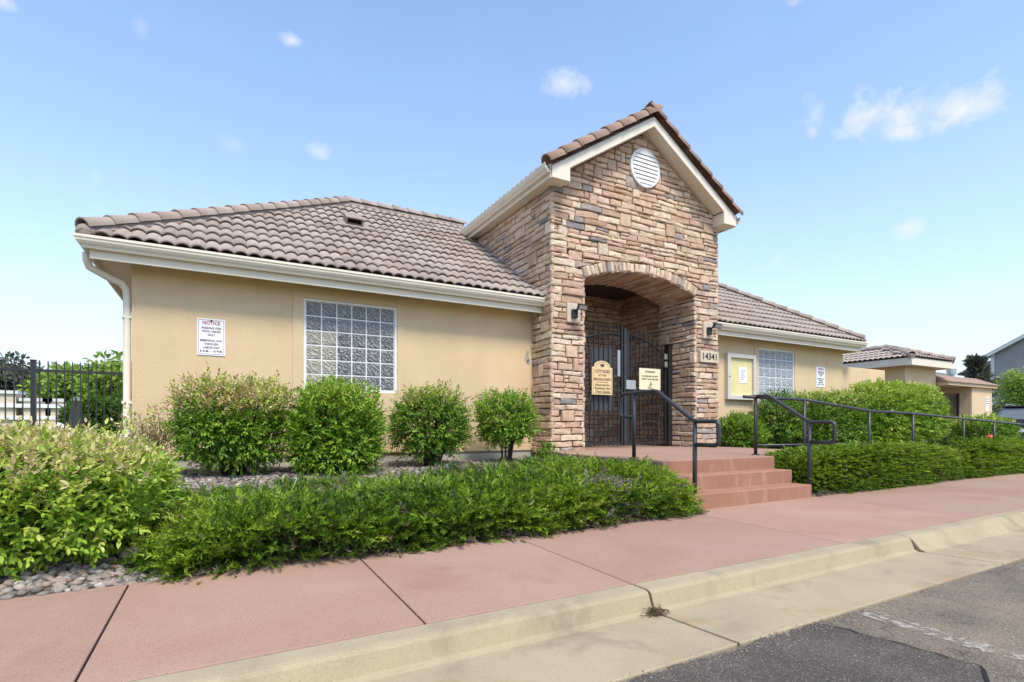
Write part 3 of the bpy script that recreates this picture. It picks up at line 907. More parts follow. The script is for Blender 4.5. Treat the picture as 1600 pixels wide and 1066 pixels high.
def layout(u0, u1, z0, z1, hmin=.068, hmax=.128, lmin=.17, lmax=.48):
    """random ashlar: courses split into stones, now and then two thin ones or one tall one"""
    out = []; z = z0; blocked = []
    while z < z1:
        h = rnd.uniform(hmin, hmax); u = u0 - rnd.uniform(0, .2); nb = []
        h2 = rnd.uniform(hmin, hmax)
        while u < u1:
            l = rnd.uniform(lmin, lmax) * (1.0 if rnd.random() < .8 else .55)
            ue = u + l
            hit = [b for b in blocked if b[0] < ue and b[1] > u]
            if hit:
                b = min(hit, key=lambda t: t[0])
                if b[0] <= u + .05: u = b[1]; continue
                ue = b[0]
            a0_, a1_ = max(u, u0), min(ue, u1)
            if a1_ - a0_ > .03:
                r = rnd.random()
                if r < .12 and ue - u < .30:
                    out.append((a0_, a1_, z, z + h + h2)); nb.append((u, ue))
                elif r < .24 and h > .11:
                    hh = h * rnd.uniform(.42, .58); out.append((a0_, a1_, z, z + hh)); out.append((a0_, a1_, z + hh, z + h))
                else: out.append((a0_, a1_, z, z + h))
            u = ue
        z += h
        blocked = nb
        if nb:
            # next course takes the height the tall stones reserved
            h = h2; u = u0 - rnd.uniform(0, .2); blk2 = nb
            while u < u1:
                l = rnd.uniform(lmin, lmax); ue = u + l
                hit = [b for b in blk2 if b[0] < ue and b[1] > u]
                if hit:
                    b = min(hit, key=lambda t: t[0])
                    if b[0] <= u + .05: u = b[1]; continue
                    ue = b[0]
                a0_, a1_ = max(u, u0), min(ue, u1)
                if a1_ - a0_ > .03: out.append((a0_, a1_, z, z + h))
                u = ue
            z += h; blocked = []
    return out


def stone_geo(poly, mp, gap=.0072, dmin=.026, dmax=.052):
    """rough-edged stone over a 2-D polygon; mp maps (u, z, depth) to 3-D"""
    cx = sum(p[0] for p in poly) / len(poly); cz = sum(p[1] for p in poly) / len(poly)
    # wavy joints: displace by a smooth field shared by neighbours
    def wob(p): return (p[0] + .004 * math.sin(9.1 * p[1] + 3.3 * p[0]) , p[1] + .005 * math.sin(7.3 * p[0] + 2.9 * p[1]))
    pts = []
    for i in range(len(poly)):
        p, q = poly[i], poly[(i + 1) % len(poly)]
        l = math.hypot(q[0] - p[0], q[1] - p[1])
        k = 1 if l < .07 else (2 if l < .16 else (3 if l < .3 else 4))
        for j in range(k): pts.append((p[0] + (q[0] - p[0]) * j / k, p[1] + (q[1] - p[1]) * j / k))
    w_ = max(p[0] for p in poly) - min(p[0] for p in poly); h_ = max(p[1] for p in poly) - min(p[1] for p in poly)
    kx_, kz_ = max(.3, 1 - 2 * gap / max(w_, .02)), max(.3, 1 - 2 * gap / max(h_, .02))
    jit = .006
    ring = []
    for p in pts:
        x, z = wob((cx + (p[0] - cx) * kx_, cz + (p[1] - cz) * kz_)); ring.append((x + rnd.uniform(-jit, jit), z + rnd.uniform(-jit, jit)))
    n = len(ring); d = rnd.uniform(dmin, dmax); tx, tz = rnd.uniform(-.05, .05), rnd.uniform(-.08, .08)
    ins = .012
    k2x, k2z = max(.4, 1 - 2 * ins / max(w_, .03)), max(.4, 1 - 2 * ins / max(h_, .03))
    c2_ = wob((cx, cz))
    V = [mp(x, z, -.015) for x, z in ring] + [mp(x, z, d * .72) for x, z in ring]
    V += [mp(c2_[0] + (x - c2_[0]) * k2x, c2_[1] + (z - c2_[1]) * k2z, d + tx * (x - cx) + tz * (z - cz) + rnd.uniform(-.004, .004)) for x, z in ring]
    V.append(mp(c2_[0], c2_[1], d + rnd.uniform(-.002, .007)))
    Fc = []
    for i in range(n):
        j = (i + 1) % n
        Fc += [(i, j, n + j, n + i), (n + i, n + j, 2 * n + j, 2 * n + i), (2 * n + i, 2 * n + j, 3 * n)]
    return V, Fc


def stone_tint():
    r = rnd.random()
    if r < .045: return rnd.uniform(.86, .94)
    if r < .10: return rnd.uniform(.76, .86)
    return rnd.uniform(0.02, .74)


stones = []           # (poly, map, area_weight, name)
fm = lambda u, z, d: (u, YC0 - d, z)
for (ua, ub, za, zb) in layout(X0 - .025, X1 + .025, .50, 6.1):
    poly = [(ua, za), (ub, za), (ub, zb), (ua, zb)]
    poly = clip(poly, -TP, 1, TZ - .005 - TP * XC)      # left slope
    poly = clip(poly, TP, 1, TZ - .005 + TP * XC) if poly else poly
    if len(poly) < 3: continue
    parts = []
    if za < SPR + .12:
        for q in (clip(poly, 1, 0, AX0), clip(poly, -1, 0, -AX1)):
            if len(q) > 2: parts.append(q)
        mid = clip(clip(poly, -1, 0, -AX0), 1, 0, AX1)
    else: mid = poly
    if len(mid) > 2:
        mx = sum(p[0] for p in mid) / len(mid); mx = max(AX0, min(AX1, mx))
        nx_, nz_ = mx - XC, math.sqrt((ARC_R + .17) ** 2 - (mx - XC) ** 2); l = math.hypot(nx_, nz_); nx_ /= l; nz_ /= l
        mid = clip(mid, -nx_, -nz_, -(nx_ * XC + nz_ * ARC_C + ARC_R + .172))
        if len(mid) > 2 and area(mid) > .0006: parts.append(mid)
    for q in parts:
        if area(q) > .0008: stones.append((q, fm, 'stone'))
nfront = len(stones)
sm = lambda u, z, d: (X0 + .02 - d, u, z)
for (ua, ub, za, zb) in layout(YF - .02, 10.9, .50, 4.80):
    poly = [(ua, za), (ub, za), (ub, zb), (ua, zb)]
    if za < 2.98: poly = clip(poly, 1, 0, YW)
    else: poly = clip(poly, 1, -1 / PIT, GE - (ZE - .03) / PIT)
    if len(poly) > 2 and area(poly) > .0008: stones.append((poly, sm, 'stone'))
nside = len(stones)
rest = []
sr = lambda u, z, d: (X1 - .02 + d, u, z)
for (ua, ub, za, zb) in layout(YF - .02, 10.9, .50, 4.80):
    poly = [(ua, za), (ub, za), (ub, zb), (ua, zb)]
    if za < 2.98: poly = clip(poly, 1, 0, YW)
    else: poly = clip(poly, 1, -1 / PIT, GE - (ZE - .03) / PIT)
    if len(poly) > 2 and area(poly) > .0008: rest.append((poly, sr))
for (ua, ub, za, zb) in layout(YF - .02, 7.92, .50, SPR): rest.append(([(ua, za), (ub, za), (ub, min(zb, SPR)), (ua, min(zb, SPR))], lambda u, z, d: (AX1 + .012 - d, u, z)))
for (ua, ub, za, zb) in layout(YF - .02, 7.92, .50, SPR): rest.append(([(ua, za), (ub, za), (ub, min(zb, SPR)), (ua, min(zb, SPR))], lambda u, z, d: (AX0 - .012 + d, u, z)))
for (ua, ub, za, zb) in layout(7.9, 9.3, .50, 3.7): rest.append(([(ua, za), (ub, za), (ub, zb), (ua, zb)], lambda u, z, d: (7.9 - d, u, z)))
for (ua, ub, za, zb) in layout(7.9, 9.3, .50, 3.7): rest.append(([(ua, za), (ub, za), (ub, zb), (ua, zb)], lambda u, z, d: (5.02 + d, u, z)))
for (ua, ub, za, zb) in layout(5.02, 7.9, .50, 3.7): rest.append(([(ua, za), (ub, za), (ub, zb), (ua, zb)], lambda u, z, d: (u, 9.3 - d, z)))
AH = math.asin(1.28 / ARC_R)
nv = 31
for i in range(nv):               # soffit of the arch: long stones running back
    t0_, t1_ = -AH + 2 * AH * i / nv, -AH + 2 * AH * (i + 1) / nv
    y = YF - .02
    while y < 7.88:
        y2 = min(7.9, y + rnd.uniform(.25, .6))
        rest.append(([(y, t0_ * ARC_R), (y2, t0_ * ARC_R), (y2, t1_ * ARC_R), (y, t1_ * ARC_R)],
                     lambda u, z, d: (XC + (ARC_R + .012 - d * .6) * math.sin(z / ARC_R), u, ARC_C + (ARC_R + .012 - d * .6) * math.cos(z / ARC_R))))
        y = y2


def facing(q):                    # stones above the roof or in front show largest
    return -area(q[0])


order = sorted(stones, key=facing)
for k, (poly, mp, nm) in enumerate(order):
    V, Fc = stone_geo(poly, mp)
    if k < 320:
        mb = MB(); mb.add(V, Fc, stone_tint()); mb.build('stone', 'stone', tower, tint=True)
    else: rest.append((poly, mp))
big = MB()
for poly, mp in rest:
    V, Fc = stone_geo(poly, mp); big.add(V, Fc, stone_tint())
big.build('stone_facing', 'stone', tower, tint=True, kind='stuff')
# voussoirs
for i in range(nv):
    t0_, t1_ = -AH + 2 * AH * i / nv, -AH + 2 * AH * (i + 1) / nv
    ro = .165 + rnd.uniform(-.018, .012)
    poly = [(t0_ * ARC_R, 0), (t1_ * ARC_R, 0), (t1_ * ARC_R, ro), (t0_ * ARC_R, ro)]
    V, Fc = stone_geo(poly, lambda u, z, d: (XC + (ARC_R + z) * math.sin(u / ARC_R), YC0 - d - .012, ARC_C + (ARC_R + z) * math.cos(u / ARC_R)), gap=.005)
    mb = MB(); mb.add(V, Fc, rnd.choice([rnd.uniform(.3, .5), rnd.uniform(.3, .5), rnd.uniform(.1, .7), rnd.uniform(.8, .9)])); mb.build('arch_stone', 'stone', tower, tint=True)

# ---- tower roof: deck, barge boards, cornice returns, soffits, gutters, rake tiles
YT0, YT1 = 6.725, 11.5
tr = MB()
hw_ = 2.10
tr.add([(XC - hw_, YT0 + .02, TZ + .185 - TP * hw_), (XC, YT0 + .02, TZ + .185), (XC + hw_, YT0 + .02, TZ + .185 - TP * hw_),
        (XC - hw_, YT0 + .02, TZ + .12 - TP * hw_), (XC, YT0 + .02, TZ + .12), (XC + hw_, YT0 + .02, TZ + .12 - TP * hw_)] +
       [(XC - hw_, YT1, TZ + .185 - TP * hw_), (XC, YT1, TZ + .185), (XC + hw_, YT1, TZ + .185 - TP * hw_),
        (XC - hw_, YT1, TZ + .12 - TP * hw_), (XC, YT1, TZ + .12), (XC + hw_, YT1, TZ + .12 - TP * hw_)],
       [(0, 1, 7, 6), (1, 2, 8, 7), (3, 9, 10, 4), (4, 10, 11, 5), (0, 6, 9, 3), (2, 5, 11, 8), (0, 3, 4, 1), (1, 4, 5, 2), (6, 7, 10, 9), (7, 8, 11, 10)])
troof = tr.build('tower_roof', 'tile_field', club)
tf = MB()
tile_field(tf, (XC - 2.13, YT1, TZ + .185 - TP * 2.13), -VY, VX, TP, lambda r: (.1, YT1 - YT0 - .25), 2.05, 0)
tile_field(tf, (XC + 2.13, YT0 + .1, TZ + .185 - TP * 2.13), VY, -VX, TP, lambda r: (.1, YT1 - YT0 - .2), 2.05, 0)
tf.build('roof_tile_courses', 'tile_field', troof, kind='stuff')
for s in (-1, 1):
    bb = MB()          # barge board with a vertical foot on the cornice return
    xo = XC + s * 2.06
    xi = XC + s * 1.73
    poly = [(XC, TZ + .165), (xo, TZ + .165 - TP * 2.06), (xo, 4.70), (xi, 4.70), (xi, gable(xi) - .002), (XC, TZ)]
    bb.prism(poly, 'y', YT0, YT0 + .035); bb.build('barge_board', 'trim', club, bevel=.004)
    bx = MB(); bx.box(min(xo, xi) + .003, max(xo, xi) - .003, YT0 + .036, YF - .0, 4.705, gable(xi) - .01); bx.build('cornice_return', 'trim', club)
    sf = MB()          # sloping soffit under the gable overhang
    sf.add([(XC, YT0 + .036, TZ + .01), (xi, YT0 + .036, gable(xi) + .01), (xi, YF + .1, gable(xi) + .01), (XC, YF + .1, TZ + .01),
            (XC, YT0 + .036, TZ + .04), (xi, YT0 + .036, gable(xi) + .04), (xi, YF + .1, gable(xi) + .04), (XC, YF + .1, TZ + .04)],
           [(0, 1, 2, 3), (7, 6, 5, 4), (0, 4, 5, 1), (1, 5, 6, 2), (2, 6, 7, 3), (3, 7, 4, 0)])
    sf.build('soffit', 'trim', club)
    e = MB(); xw = X0 - .02 if s < 0 else X1 + .02
    e.box(min(xo, xw + .06 * -s), max(xo, xw + .06 * -s), YF - .002, YT1 - .1, 4.72, 4.74); e.build('soffit', 'trim', club)
    e = MB(); e.box(min(xo, xo + s * .022), max(xo, xo + s * .022), YT0 + .03, YT1 - .1, 4.70, 4.885); e.build('fascia', 'trim', club)
    g2 = MB(); n = len(GP); v = []
    for y in (YT0 + .005, YT1 - .1):
        for (a, z) in GP: v.append((xo + s * (.023 + a), y, z - 2.86 + 4.765))
    g2.add(v, [tuple(range(n)), tuple(range(n, 2 * n))] + [(i, (i + 1) % n, n + (i + 1) % n, n + i) for i in range(n)])
    g2.build('gutter', 'trim', club)
    cap_run('rake_tile', (XC + s * 2.14, YT0 + .03, TZ + .25 - TP * 2.14), (XC + s * -.12, YT0 + .03, TZ + .25 + TP * .12), rake_me, troof, step=.33, lift=.0, roll=R(12) * s)
cap_run('ridge_tile', (XC, YT0 + .06, TZ + .25), (XC, YT1, TZ + .25), rake_me, troof, step=.33)
# round louvred vent in the gable
VC, VR = (6.46, 5.41), .335
vt = MB(); n = 40
ringo = [(VC[0] + VR * math.cos(2 * math.pi * i / n), VC[1] + VR * math.sin(2 * math.pi * i / n)) for i in range(n)]
vt.prism(ringo, 'y', YF - .055, YF + .0)
vent = vt.build('gable_vent', 'white_paint', club, bevel=.008)
for i in range(8):
    z = VC[1] - .245 + i * .070
    w = math.sqrt(max(0, (VR - .055) ** 2 - (z - VC[1]) ** 2))
    sl_ = MB()
    sl_.add([(VC[0] - w, YF - .057, z - .028), (VC[0] + w, YF - .057, z - .028), (VC[0] + w, YF - .066, z - .024), (VC[0] - w, YF - .066, z - .024),
             (VC[0] - w, YF - .057, z + .030), (VC[0] + w, YF - .057, z + .030)], [(0, 1, 2, 3), (3, 2, 5, 4), (0, 3, 4), (1, 5, 2)])
    sl_.build('slat', 'white_paint', vent)
    if i < 7:
        gpm = MB(); gpm.box(VC[0] - w, VC[0] + w, YF - .0585, YF - .0545, z + .0305, z + .0415); gpm.build('slot', 'door_dark', vent)
dr = MB(); dr.box(5.75, 6.65, 9.20, 9.26, PZ, 2.62); entry_door = dr.build('inner_door', 'door_dark', club)
b = MB(); b.box(5.62, 5.75, 9.18, 9.275, PZ, 2.72); b.box(6.65, 6.78, 9.18, 9.275, PZ, 2.72); b.box(5.75, 6.65, 9.18, 9.275, 2.62, 2.72); b.build('door_frame', 'lamp_black', entry_door)

# ================================================================== THINGS ON THE BUILDING
# flood lights on cream mounting blocks
for (cx, cz, lab) in ((4.94, 2.745, 'black flood light on a cream block on the stone pier beside the shaped tan sign'), (8.01, 2.735, 'black flood light on a cream block above the house number plate')):
    t = empty('wall_light', (cx, YF - .05, cz), lab, 'light')
    b = MB(); b.box(cx - .125, cx + .125, YF - .062, YF + .01, cz - .155, cz + .155); b.build('mounting_block', 'plate_stone', t, bevel=.012)
    b = MB(); b.box(cx - .055, cx + .045, YF - .12, YF - .06, cz - .09, cz + .05); b.build('junction_box', 'lamp_black', t, bevel=.012)
    b = MB(); b.tube([(cx, YF - .12, cz + .02), (cx + .02, YF - .17, cz + .06)], .018, 8); b.build('arm', 'lamp_black', t)
    M = Matrix.Translation((cx + .05, YF - .21, cz + .07)) @ Matrix.Rotation(R(24), 4, 'X') @ Matrix.Rotation(R(-14), 4, 'Z')
    q = MB(); q.box(-.08, .08, -.05, .02, -.045, .045); hd = MB(); hd.add([M @ Vector(p) for p in q.v], q.f); hd = hd.build('lamp_head', 'lamp_black', t, bevel=.012)
    q = MB(); q.box(-.064, .064, -.055, -.049, -.03, .03); gl = MB(); gl.add([M @ Vector(p) for p in q.v], q.f); gl.build('lens', 'lamp_glass', hd)
# address plate
t = empty('address_plate', (8.03, YF - .06, 2.13), 'cream house number plate on the stone pier reading 14341', 'sign')
b = MB(); b.box(7.79, 8.275, YF - .075, YF + .0, 2.13, 2.345); b.build('plate', 'plate_stone', t, bevel=.008)
text('14341', .17, (8.03, YF - .078, 2.238), 'ink_black', t, width=.36)


def flat_sign(name, label, x0, x1, z0, z1, y, m, lines, border=None, th=.006, cat='sign'):
    t = empty(name, ((x0 + x1) / 2, y, z0), label, cat)
    b = MB(); b.box(x0, x1, y - th, y, z0, z1); b.build('panel', m, t)
    if border:
        q = MB(); w = .004; i = .014
        q.box(x0 + i, x1 - i, y - th - .0015, y - th, z0 + i, z0 + i + w); q.box(x0 + i, x1 - i, y - th - .0015, y - th, z1 - i - w, z1 - i)
        q.box(x0 + i, x0 + i + w, y - th - .0015, y - th, z0 + i + w, z1 - i - w); q.box(x1 - i - w, x1 - i, y - th - .0015, y - th, z0 + i + w, z1 - i - w)
        q.build('border', border, t)
    for (body, size, fz, m2, wd) in lines:
        text(body, size, ((x0 + x1) / 2, y - th - .002, z0 + (z1 - z0) * fz), m2, t, width=(x1 - x0) * wd)
    return t


NL = lambda k: [('NOTICE', .06 * k, .885, 'ink_red', .62), ('PARKING FOR', .036 * k, .745, 'ink_dark', .70), ('POOL USAGE', .036 * k, .655, 'ink_dark', .64), ('ONLY', .036 * k, .56, 'ink_dark', .27),
                ('MEMORIAL DAY', .036 * k, .405, 'ink_dark', .80), ('THROUGH', .036 * k, .31, 'ink_dark', .50), ('LABOR DAY', .036 * k, .215, 'ink_dark', .60), ('8 A.M. - 10 P.M.', .036 * k, .115, 'ink_dark', .80)]
s1 = flat_sign('notice_sign', 'white pool parking notice beside the downspout end of the wall', -.246, .058, 1.815, 2.268, YW - .003, 'paper_white', NL(1), 'ink_dark')
b = MB(); b.tube([(-.094, YW - .009, 2.245), (-.094, YW - .016, 2.245)], .012, 8); b.build('screw', 'ink_black', s1)
s2 = flat_sign('notice_sign', 'white pool parking notice on the wall above the trimmed hedge', 12.42, 12.76, 1.88, 2.36, YW - .003, 'paper_white', NL(1.1), None)
# bulletin board
x0, x1, z0, z1 = 9.235, 10.14, 1.50, 2.47
t = empty('bulletin_board', ((x0 + x1) / 2, YW, z0), 'aluminium framed bulletin board with yellow backing on the stucco wall', 'board')
b = MB(); b.box(x0, x0 + .09, YW - .09, YW, z0, z1); b.box(x1 - .09, x1, YW - .09, YW, z0, z1); b.box(x0 + .09, x1 - .09, YW - .09, YW, z0, z0 + .09); b.box(x0 + .09, x1 - .09, YW - .09, YW, z1 - .09, z1)
b.build('frame', 'board_frame', t, bevel=.008)
b = MB(); b.box(x0 + .088, x1 - .088, YW - .04, YW - .01, z0 + .088, z1 - .088); b.build('backing', 'paper_yellow', t)
b = MB(); b.box(x0 + .40, x0 + .65, YW - .046, YW - .041, z0 + .36, z0 + .70); b.build('paper_notice', 'paper_white', t)
for j in range(6):
    b = MB(); b.box(x0 + .44, x0 + .61 - .03 * (j % 3), YW - .048, YW - .0462, z0 + .63 - j * .04, z0 + .638 - j * .04); b.build('text_line', 'ink_dark', t)
b = MB(); b.tube([(x0 + .05, YW - .092, z0 + .48), (x0 + .05, YW - .10, z0 + .48)], .014, 8); b.build('lock', 'lamp_black', t)

# entry gate
GY = 7.60
gate = empty('entry_gate', (6.45, GY, PZ), 'black iron double gate with arched top under the stone archway', 'gate')


def gtop(x):
    return 2.64 - .36 * ((x - 6.55) / 1.05) ** 2 if x > 6.55 else 2.64 - .29 * ((6.55 - x) / 1.35) ** 2


for (xa, xb, nm) in ((5.21, 6.50, 'gate_leaf'), (6.60, 7.58, 'gate_leaf')):
    fr = MB()
    fr.box(xa, xa + .04, GY - .02, GY + .02, PZ + .03, gtop(xa + .02) + .0); fr.box(xb - .04, xb, GY - .02, GY + .02, PZ + .03, gtop(xb - .02) + (.14 if xb < 6.6 else 0))
    fr.box(xa + .04, xb - .04, GY - .016, GY + .016, PZ + .05, PZ + .09); fr.box(xa + .04, xb - .04, GY - .016, GY + .016, 1.58, 1.62)
    fr.tube([(xa + (xb - xa) * i / 14, GY, gtop(xa + (xb - xa) * i / 14)) for i in range(15)], .022, 8)
    leaf = fr.build(nm, 'black_metal', gate)
    n = round((xb - xa) / .112)
    for i in range(1, n):
        x = xa + (xb - xa) * i / n
        p = MB(); p.box(x - .008, x + .008, GY - .008, GY + .008, PZ + .03, gtop(x) + .14); p.build('picket', 'black_metal', leaf)
b = MB(); b.box(7.60, 7.70, GY - .06, GY + .05, PZ, 2.50); b.box(7.59, 7.71, GY - .07, GY + .06, 2.50, 2.525); b.build('post', 'black_metal', gate)
b = MB(); b.box(6.52, 6.585, GY - .03, GY + .03, PZ + .03, 2.74); b.build('meeting_stile', 'rail_metal', gate)
b = MB(); b.box(6.53, 6.76, GY - .075, GY - .02, 1.62, 1.79); b.build('lock_box', 'aluminium', gate, bevel=.006)
b = MB(); b.box(6.36, 6.42, GY - .035, GY - .02, 1.85, 2.33); b.build('lock_plate', 'galvanised', gate)
for (x, z) in ((5.245, 2.17), (7.54, 2.28), (7.545, 2.13)):
    b = MB(); b.box(x - .035, x + .035, GY - .06, GY - .021, z - .055, z + .055); b.build('hinge', 'galvanised', gate, bevel=.008)
b = MB(); b.box(5.80, 6.32, GY + .012, GY + .018, 1.22, 2.36); b.build('mesh_guard', 'door_dark', gate)
# shaped tan sign
x0, x1, z0, z1, y = 5.75, 6.21, 1.50, 1.99, GY - .05
t = empty('community_sign', (5.98, y, z0), 'tan arched-top sign with brown lettering hung on the iron gate', 'sign')
arc = [(x0, z0), (x1, z0), (x1, z1), (x1 - .05, z1)] + [(5.98 + .18 * math.cos(R(a)), z1 + .012 + .105 * math.sin(R(a))) for a in range(0, 181, 15)] + [(x0 + .05, z1), (x0, z1)]
b = MB(); b.prism(arc, 'y', y - .02, y); b.build('panel', 'sign_tan', t, bevel=.004)
q = MB(); i = .028
for (a0_, b0_, a1_, b1_) in ((x0 + i, z0 + i, x1 - i, z0 + i), (x0 + i, z0 + i, x0 + i, z1 - .03), (x1 - i, z0 + i, x1 - i, z1 - .03)):
    q.tube([(a0_, y - .021, b0_), (a1_, y - .021, b1_)], .0028, 5)
q.tube([(5.98 + .152 * math.cos(R(a)), y - .021, z1 - .005 + .095 * math.sin(R(a))) for a in range(0, 181, 12)], .0028, 5)
q.build('border', 'ink_brown', t)
n = 14; b = MB(); b.prism([(5.98 + .045 * math.cos(2 * math.pi * k / n), z1 + .035 + .026 * math.sin(2 * math.pi * k / n)) for k in range(n)], 'y', y - .024, y - .02); b.build('emblem', 'ink_brown', t)
for body, size, z, wd, sh in (('COTTAGES', .075, 1.915, .34, 0), ('AT THE', .05, 1.845, .17, 0), ('BROADLANDS', .065, 1.775, .37, 0), ('Reserved For', .06, 1.675, .33, .25), ('Residents And', .06, 1.615, .36, .25), ('Their Guests', .06, 1.555, .32, .25)):
    text(body, size, (5.98, y - .0215, z), 'ink_brown', t, width=wd, shear=sh)
q = MB(); q.tube([(5.85, y - .021, 1.725), (6.11, y - .021, 1.725)], .004, 5); q.build('rule', 'ink_brown', t)
s3 = flat_sign('warning_sign', 'cream rectangular warning sign hung on the right leaf of the gate', 6.86, 7.39, 1.63, 2.03, GY - .045, 'sign_cream',
               [('WARNING', .055, .84, 'ink_brown', .46), ('NO LIFEGUARD ON DUTY', .04, .63, 'ink_brown', .78), ('SWIM AT YOUR OWN RISK', .04, .49, 'ink_brown', .80)], None, .012)
fg = MB(); yy = GY - .0585
fg.sphere((7.145, yy, 1.768), .013, 8, 6, (1, .3, 1)); fg.tube([(7.135, yy, 1.752), (7.118, yy, 1.715), (7.15, yy, 1.69), (7.135, yy, 1.66)], .007, 6); fg.tube([(7.118, yy, 1.715), (7.10, yy, 1.69), (7.085, yy, 1.665)], .007, 6)
fg.tube([(7.133, yy, 1.745), (7.165, yy, 1.73), (7.175, yy, 1.745)], .006, 6); fg.tube([(7.06, yy, 1.655), (7.20, yy, 1.655)], .004, 5)
fg.build('pictogram', 'ink_brown', s3)


# ================================================================== HAND RAILS
def bend(pts, r=.05, k=5):
    out = [Vector(pts[0])]
    for a, b_, c in zip(pts[:-2], pts[1:-1], pts[2:]):
        a, b_, c = Vector(a), Vector(b_), Vector(c)
        d0, d1 = (a - b_), (c - b_); rr = min(r, d0.length * .45, d1.length * .45)
        p0, p1 = b_ + d0.normalized() * rr, b_ + d1.normalized() * rr
        for i in range(k + 1):
            t = i / k; out.append(p0 * (1 - t) ** 2 + b_ * 2 * t * (1 - t) + p1 * t * t)
    out.append(Vector(pts[-1])); return out


for (x, lab) in ((4.30, 'black pipe handrail on the juniper side of the steps'), (6.255, 'black pipe handrail beside the clipped hedge at the steps')):
    t = empty('step_handrail', (x, 3.9, ground_z(x, 3.85)), lab, 'handrail')
    r = .023
    up_y = 4.82 if x < 5 else 4.64
    pts = [(x, up_y, 1.05), (x, up_y + .24, 1.05), (x, up_y + .24, 1.325), (x, 4.45, 1.335), (x, 3.9, .985), (x, 3.60, .985), (x, 3.60, .745), (x, 3.9, .745)]
    if x > 5: pts = [(x, up_y + .1, 1.332), (x, 4.45, 1.335), (x, 3.9, .985), (x, 3.60, .985), (x, 3.60, .745), (x, 3.9, .745)]
    b = MB(); b.tube(bend(pts, .055), r, 10); b.build('rail', 'rail_metal', t, smooth=True)
    b = MB(); b.tube([(x, 3.9, ground_z(x, 3.85) - .03), (x, 3.9, .985)], r, 10); b.build('post', 'rail_metal', t, smooth=True)
    b = MB(); b.tube([(x, up_y, PZ - .02), (x, up_y, 1.33)], r, 10); b.build('post', 'rail_metal', t, smooth=True)
    for (py, pz) in ((up_y, PZ),):
        b = MB(); b.tube([(x, py, pz - .004), (x, py, pz + .012)], .05, 12); b.build('base_plate', 'rail_metal', t)
t = empty('ramp_handrail', (8.5, 4.64, .5), 'long black pipe handrail following the ramp behind the clipped junipers', 'handrail')
rp_pts = [(6.02, 4.64, 1.325), (7.32, 4.64, 1.315), (9.0, 4.64, 1.18), (10.35, 4.64, 1.155), (12.2, 4.64, 1.08), (13.5, 4.64, 1.03), (15.2, 4.64, .96), (15.2, 4.64, .16)]
b = MB(); b.tube(bend(rp_pts, .08), .021, 10); b.build('rail', 'rail_metal', t, smooth=True)
for (x, z) in ((7.32, 1.315), (9.0, 1.18), (10.35, 1.155), (12.2, 1.08), (13.5, 1.03)):
    b = MB(); b.tube([(x, 4.64, .15), (x, 4.64, z)], .021, 8); b.build('post', 'rail_metal', t, smooth=True)
b = MB(); b.tube([(6.26, 4.64, .68), (9.0, 4.64, .66)], .017, 8); b.build('lower_rail', 'rail_metal', t, smooth=True)

# ================================================================== GROUND COVER: rocks
ico_v, ico_f = [], []
bm = bmesh.new(); bmesh.ops.create_icosphere(bm, subdivisions=1, radius=1)
ico_v = np.array([v.co[:] for v in bm.verts]); bm.faces.ensure_lookup_table(); bm.verts.index_update()
ico_f = np.array([[v.index for v in f.verts] for f in bm.faces]); bm.free()
bm = bmesh.new(); bmesh.ops.create_icosphere(bm, subdivisions=2, radius=1)
ico2_v = np.array([v.co[:] for v in bm.verts]); bm.verts.index_update()
ico2_f = np.array([[v.index for v in f.verts] for f in bm.faces]); bm.free()


def rock_variants(k, base, amp):
    return [base * (1 + amp * rng.standard_normal((len(base), 1))) for _ in range(k)]


def gravel(name, areas, parent, sizes=(.014, .032)):
    var = rock_variants(6, ico_v, .13); Vs, Fs, Ts = [], [], []; o = 0
    for (xa, xb, ya, yb_, n) in areas:
        for _ in range(n):
            x, y = rng.uniform(xa, xb), rng.uniform(ya, yb_); r = rng.uniform(*sizes)
            s = np.array([r * rng.uniform(.8, 1.5), r * rng.uniform(.8, 1.3), r * rng.uniform(.5, .85)])
            v = var[rng.integers(6)] * s; a = rng.uniform(0, 6.28); c_, s_ = math.cos(a), math.sin(a)
            v = np.stack([v[:, 0] * c_ - v[:, 1] * s_, v[:, 0] * s_ + v[:, 1] * c_, v[:, 2]], 1) + [x, y, bed_z(x, y) + r * .25]
            Vs.append(v); Fs.append(ico_f + o); Ts.append(np.full(len(v), rng.uniform(0, 1))); o += len(v)
    return np_mesh(name, np.concatenate(Vs), np.concatenate(Fs), 'rock', parent, np.concatenate(Ts), 'stuff')


gravel('gravel', [(-1.2, 4.5, 5.7, 7.58, 7500), (-3.4, -.3, 3.66, 4.2, 1500), (-.9, .2, 4.2, 5.7, 500), (8.25, 10.6, 5.97, 7.58, 2600), (10.6, 19, 5.97, 7.58, 1500)], bed)
var_ = rock_variants(5, ico_v, .15); Vs, Fs, Ts = [], [], []; o_ = 0
for i in range(2600):                 # loose grit washed along the gutter edge and lying on the old asphalt
    x = rng.uniform(.6, 9.0); y = 1.60 - abs(rng.normal(0, .07)) + rng.uniform(0, .03) if i % 3 else rng.uniform(.2, 1.5)
    r_ = rng.uniform(.0018, .0048) * (1.5 if rng.random() < .08 else 1)
    v_ = var_[rng.integers(5)] * r_ * np.array([1.2, 1, .7]) + [x, y, zl(x, min(y, 1.6)) + (.008 if x < 2.75 else .002) + (.006 if y > 1.6 else 0)]
    Vs.append(v_); Fs.append(ico_f + o_); Ts.append(np.full(len(v_), rng.uniform(.2, .8))); o_ += len(v_)
np_mesh('road_grit', np.concatenate(Vs), np.concatenate(Fs), 'rock', bpy.data.objects['asphalt_lot'], np.concatenate(Ts), 'stuff')
cob = [bpy.data.meshes.new('river_rock') for _ in range(14)]
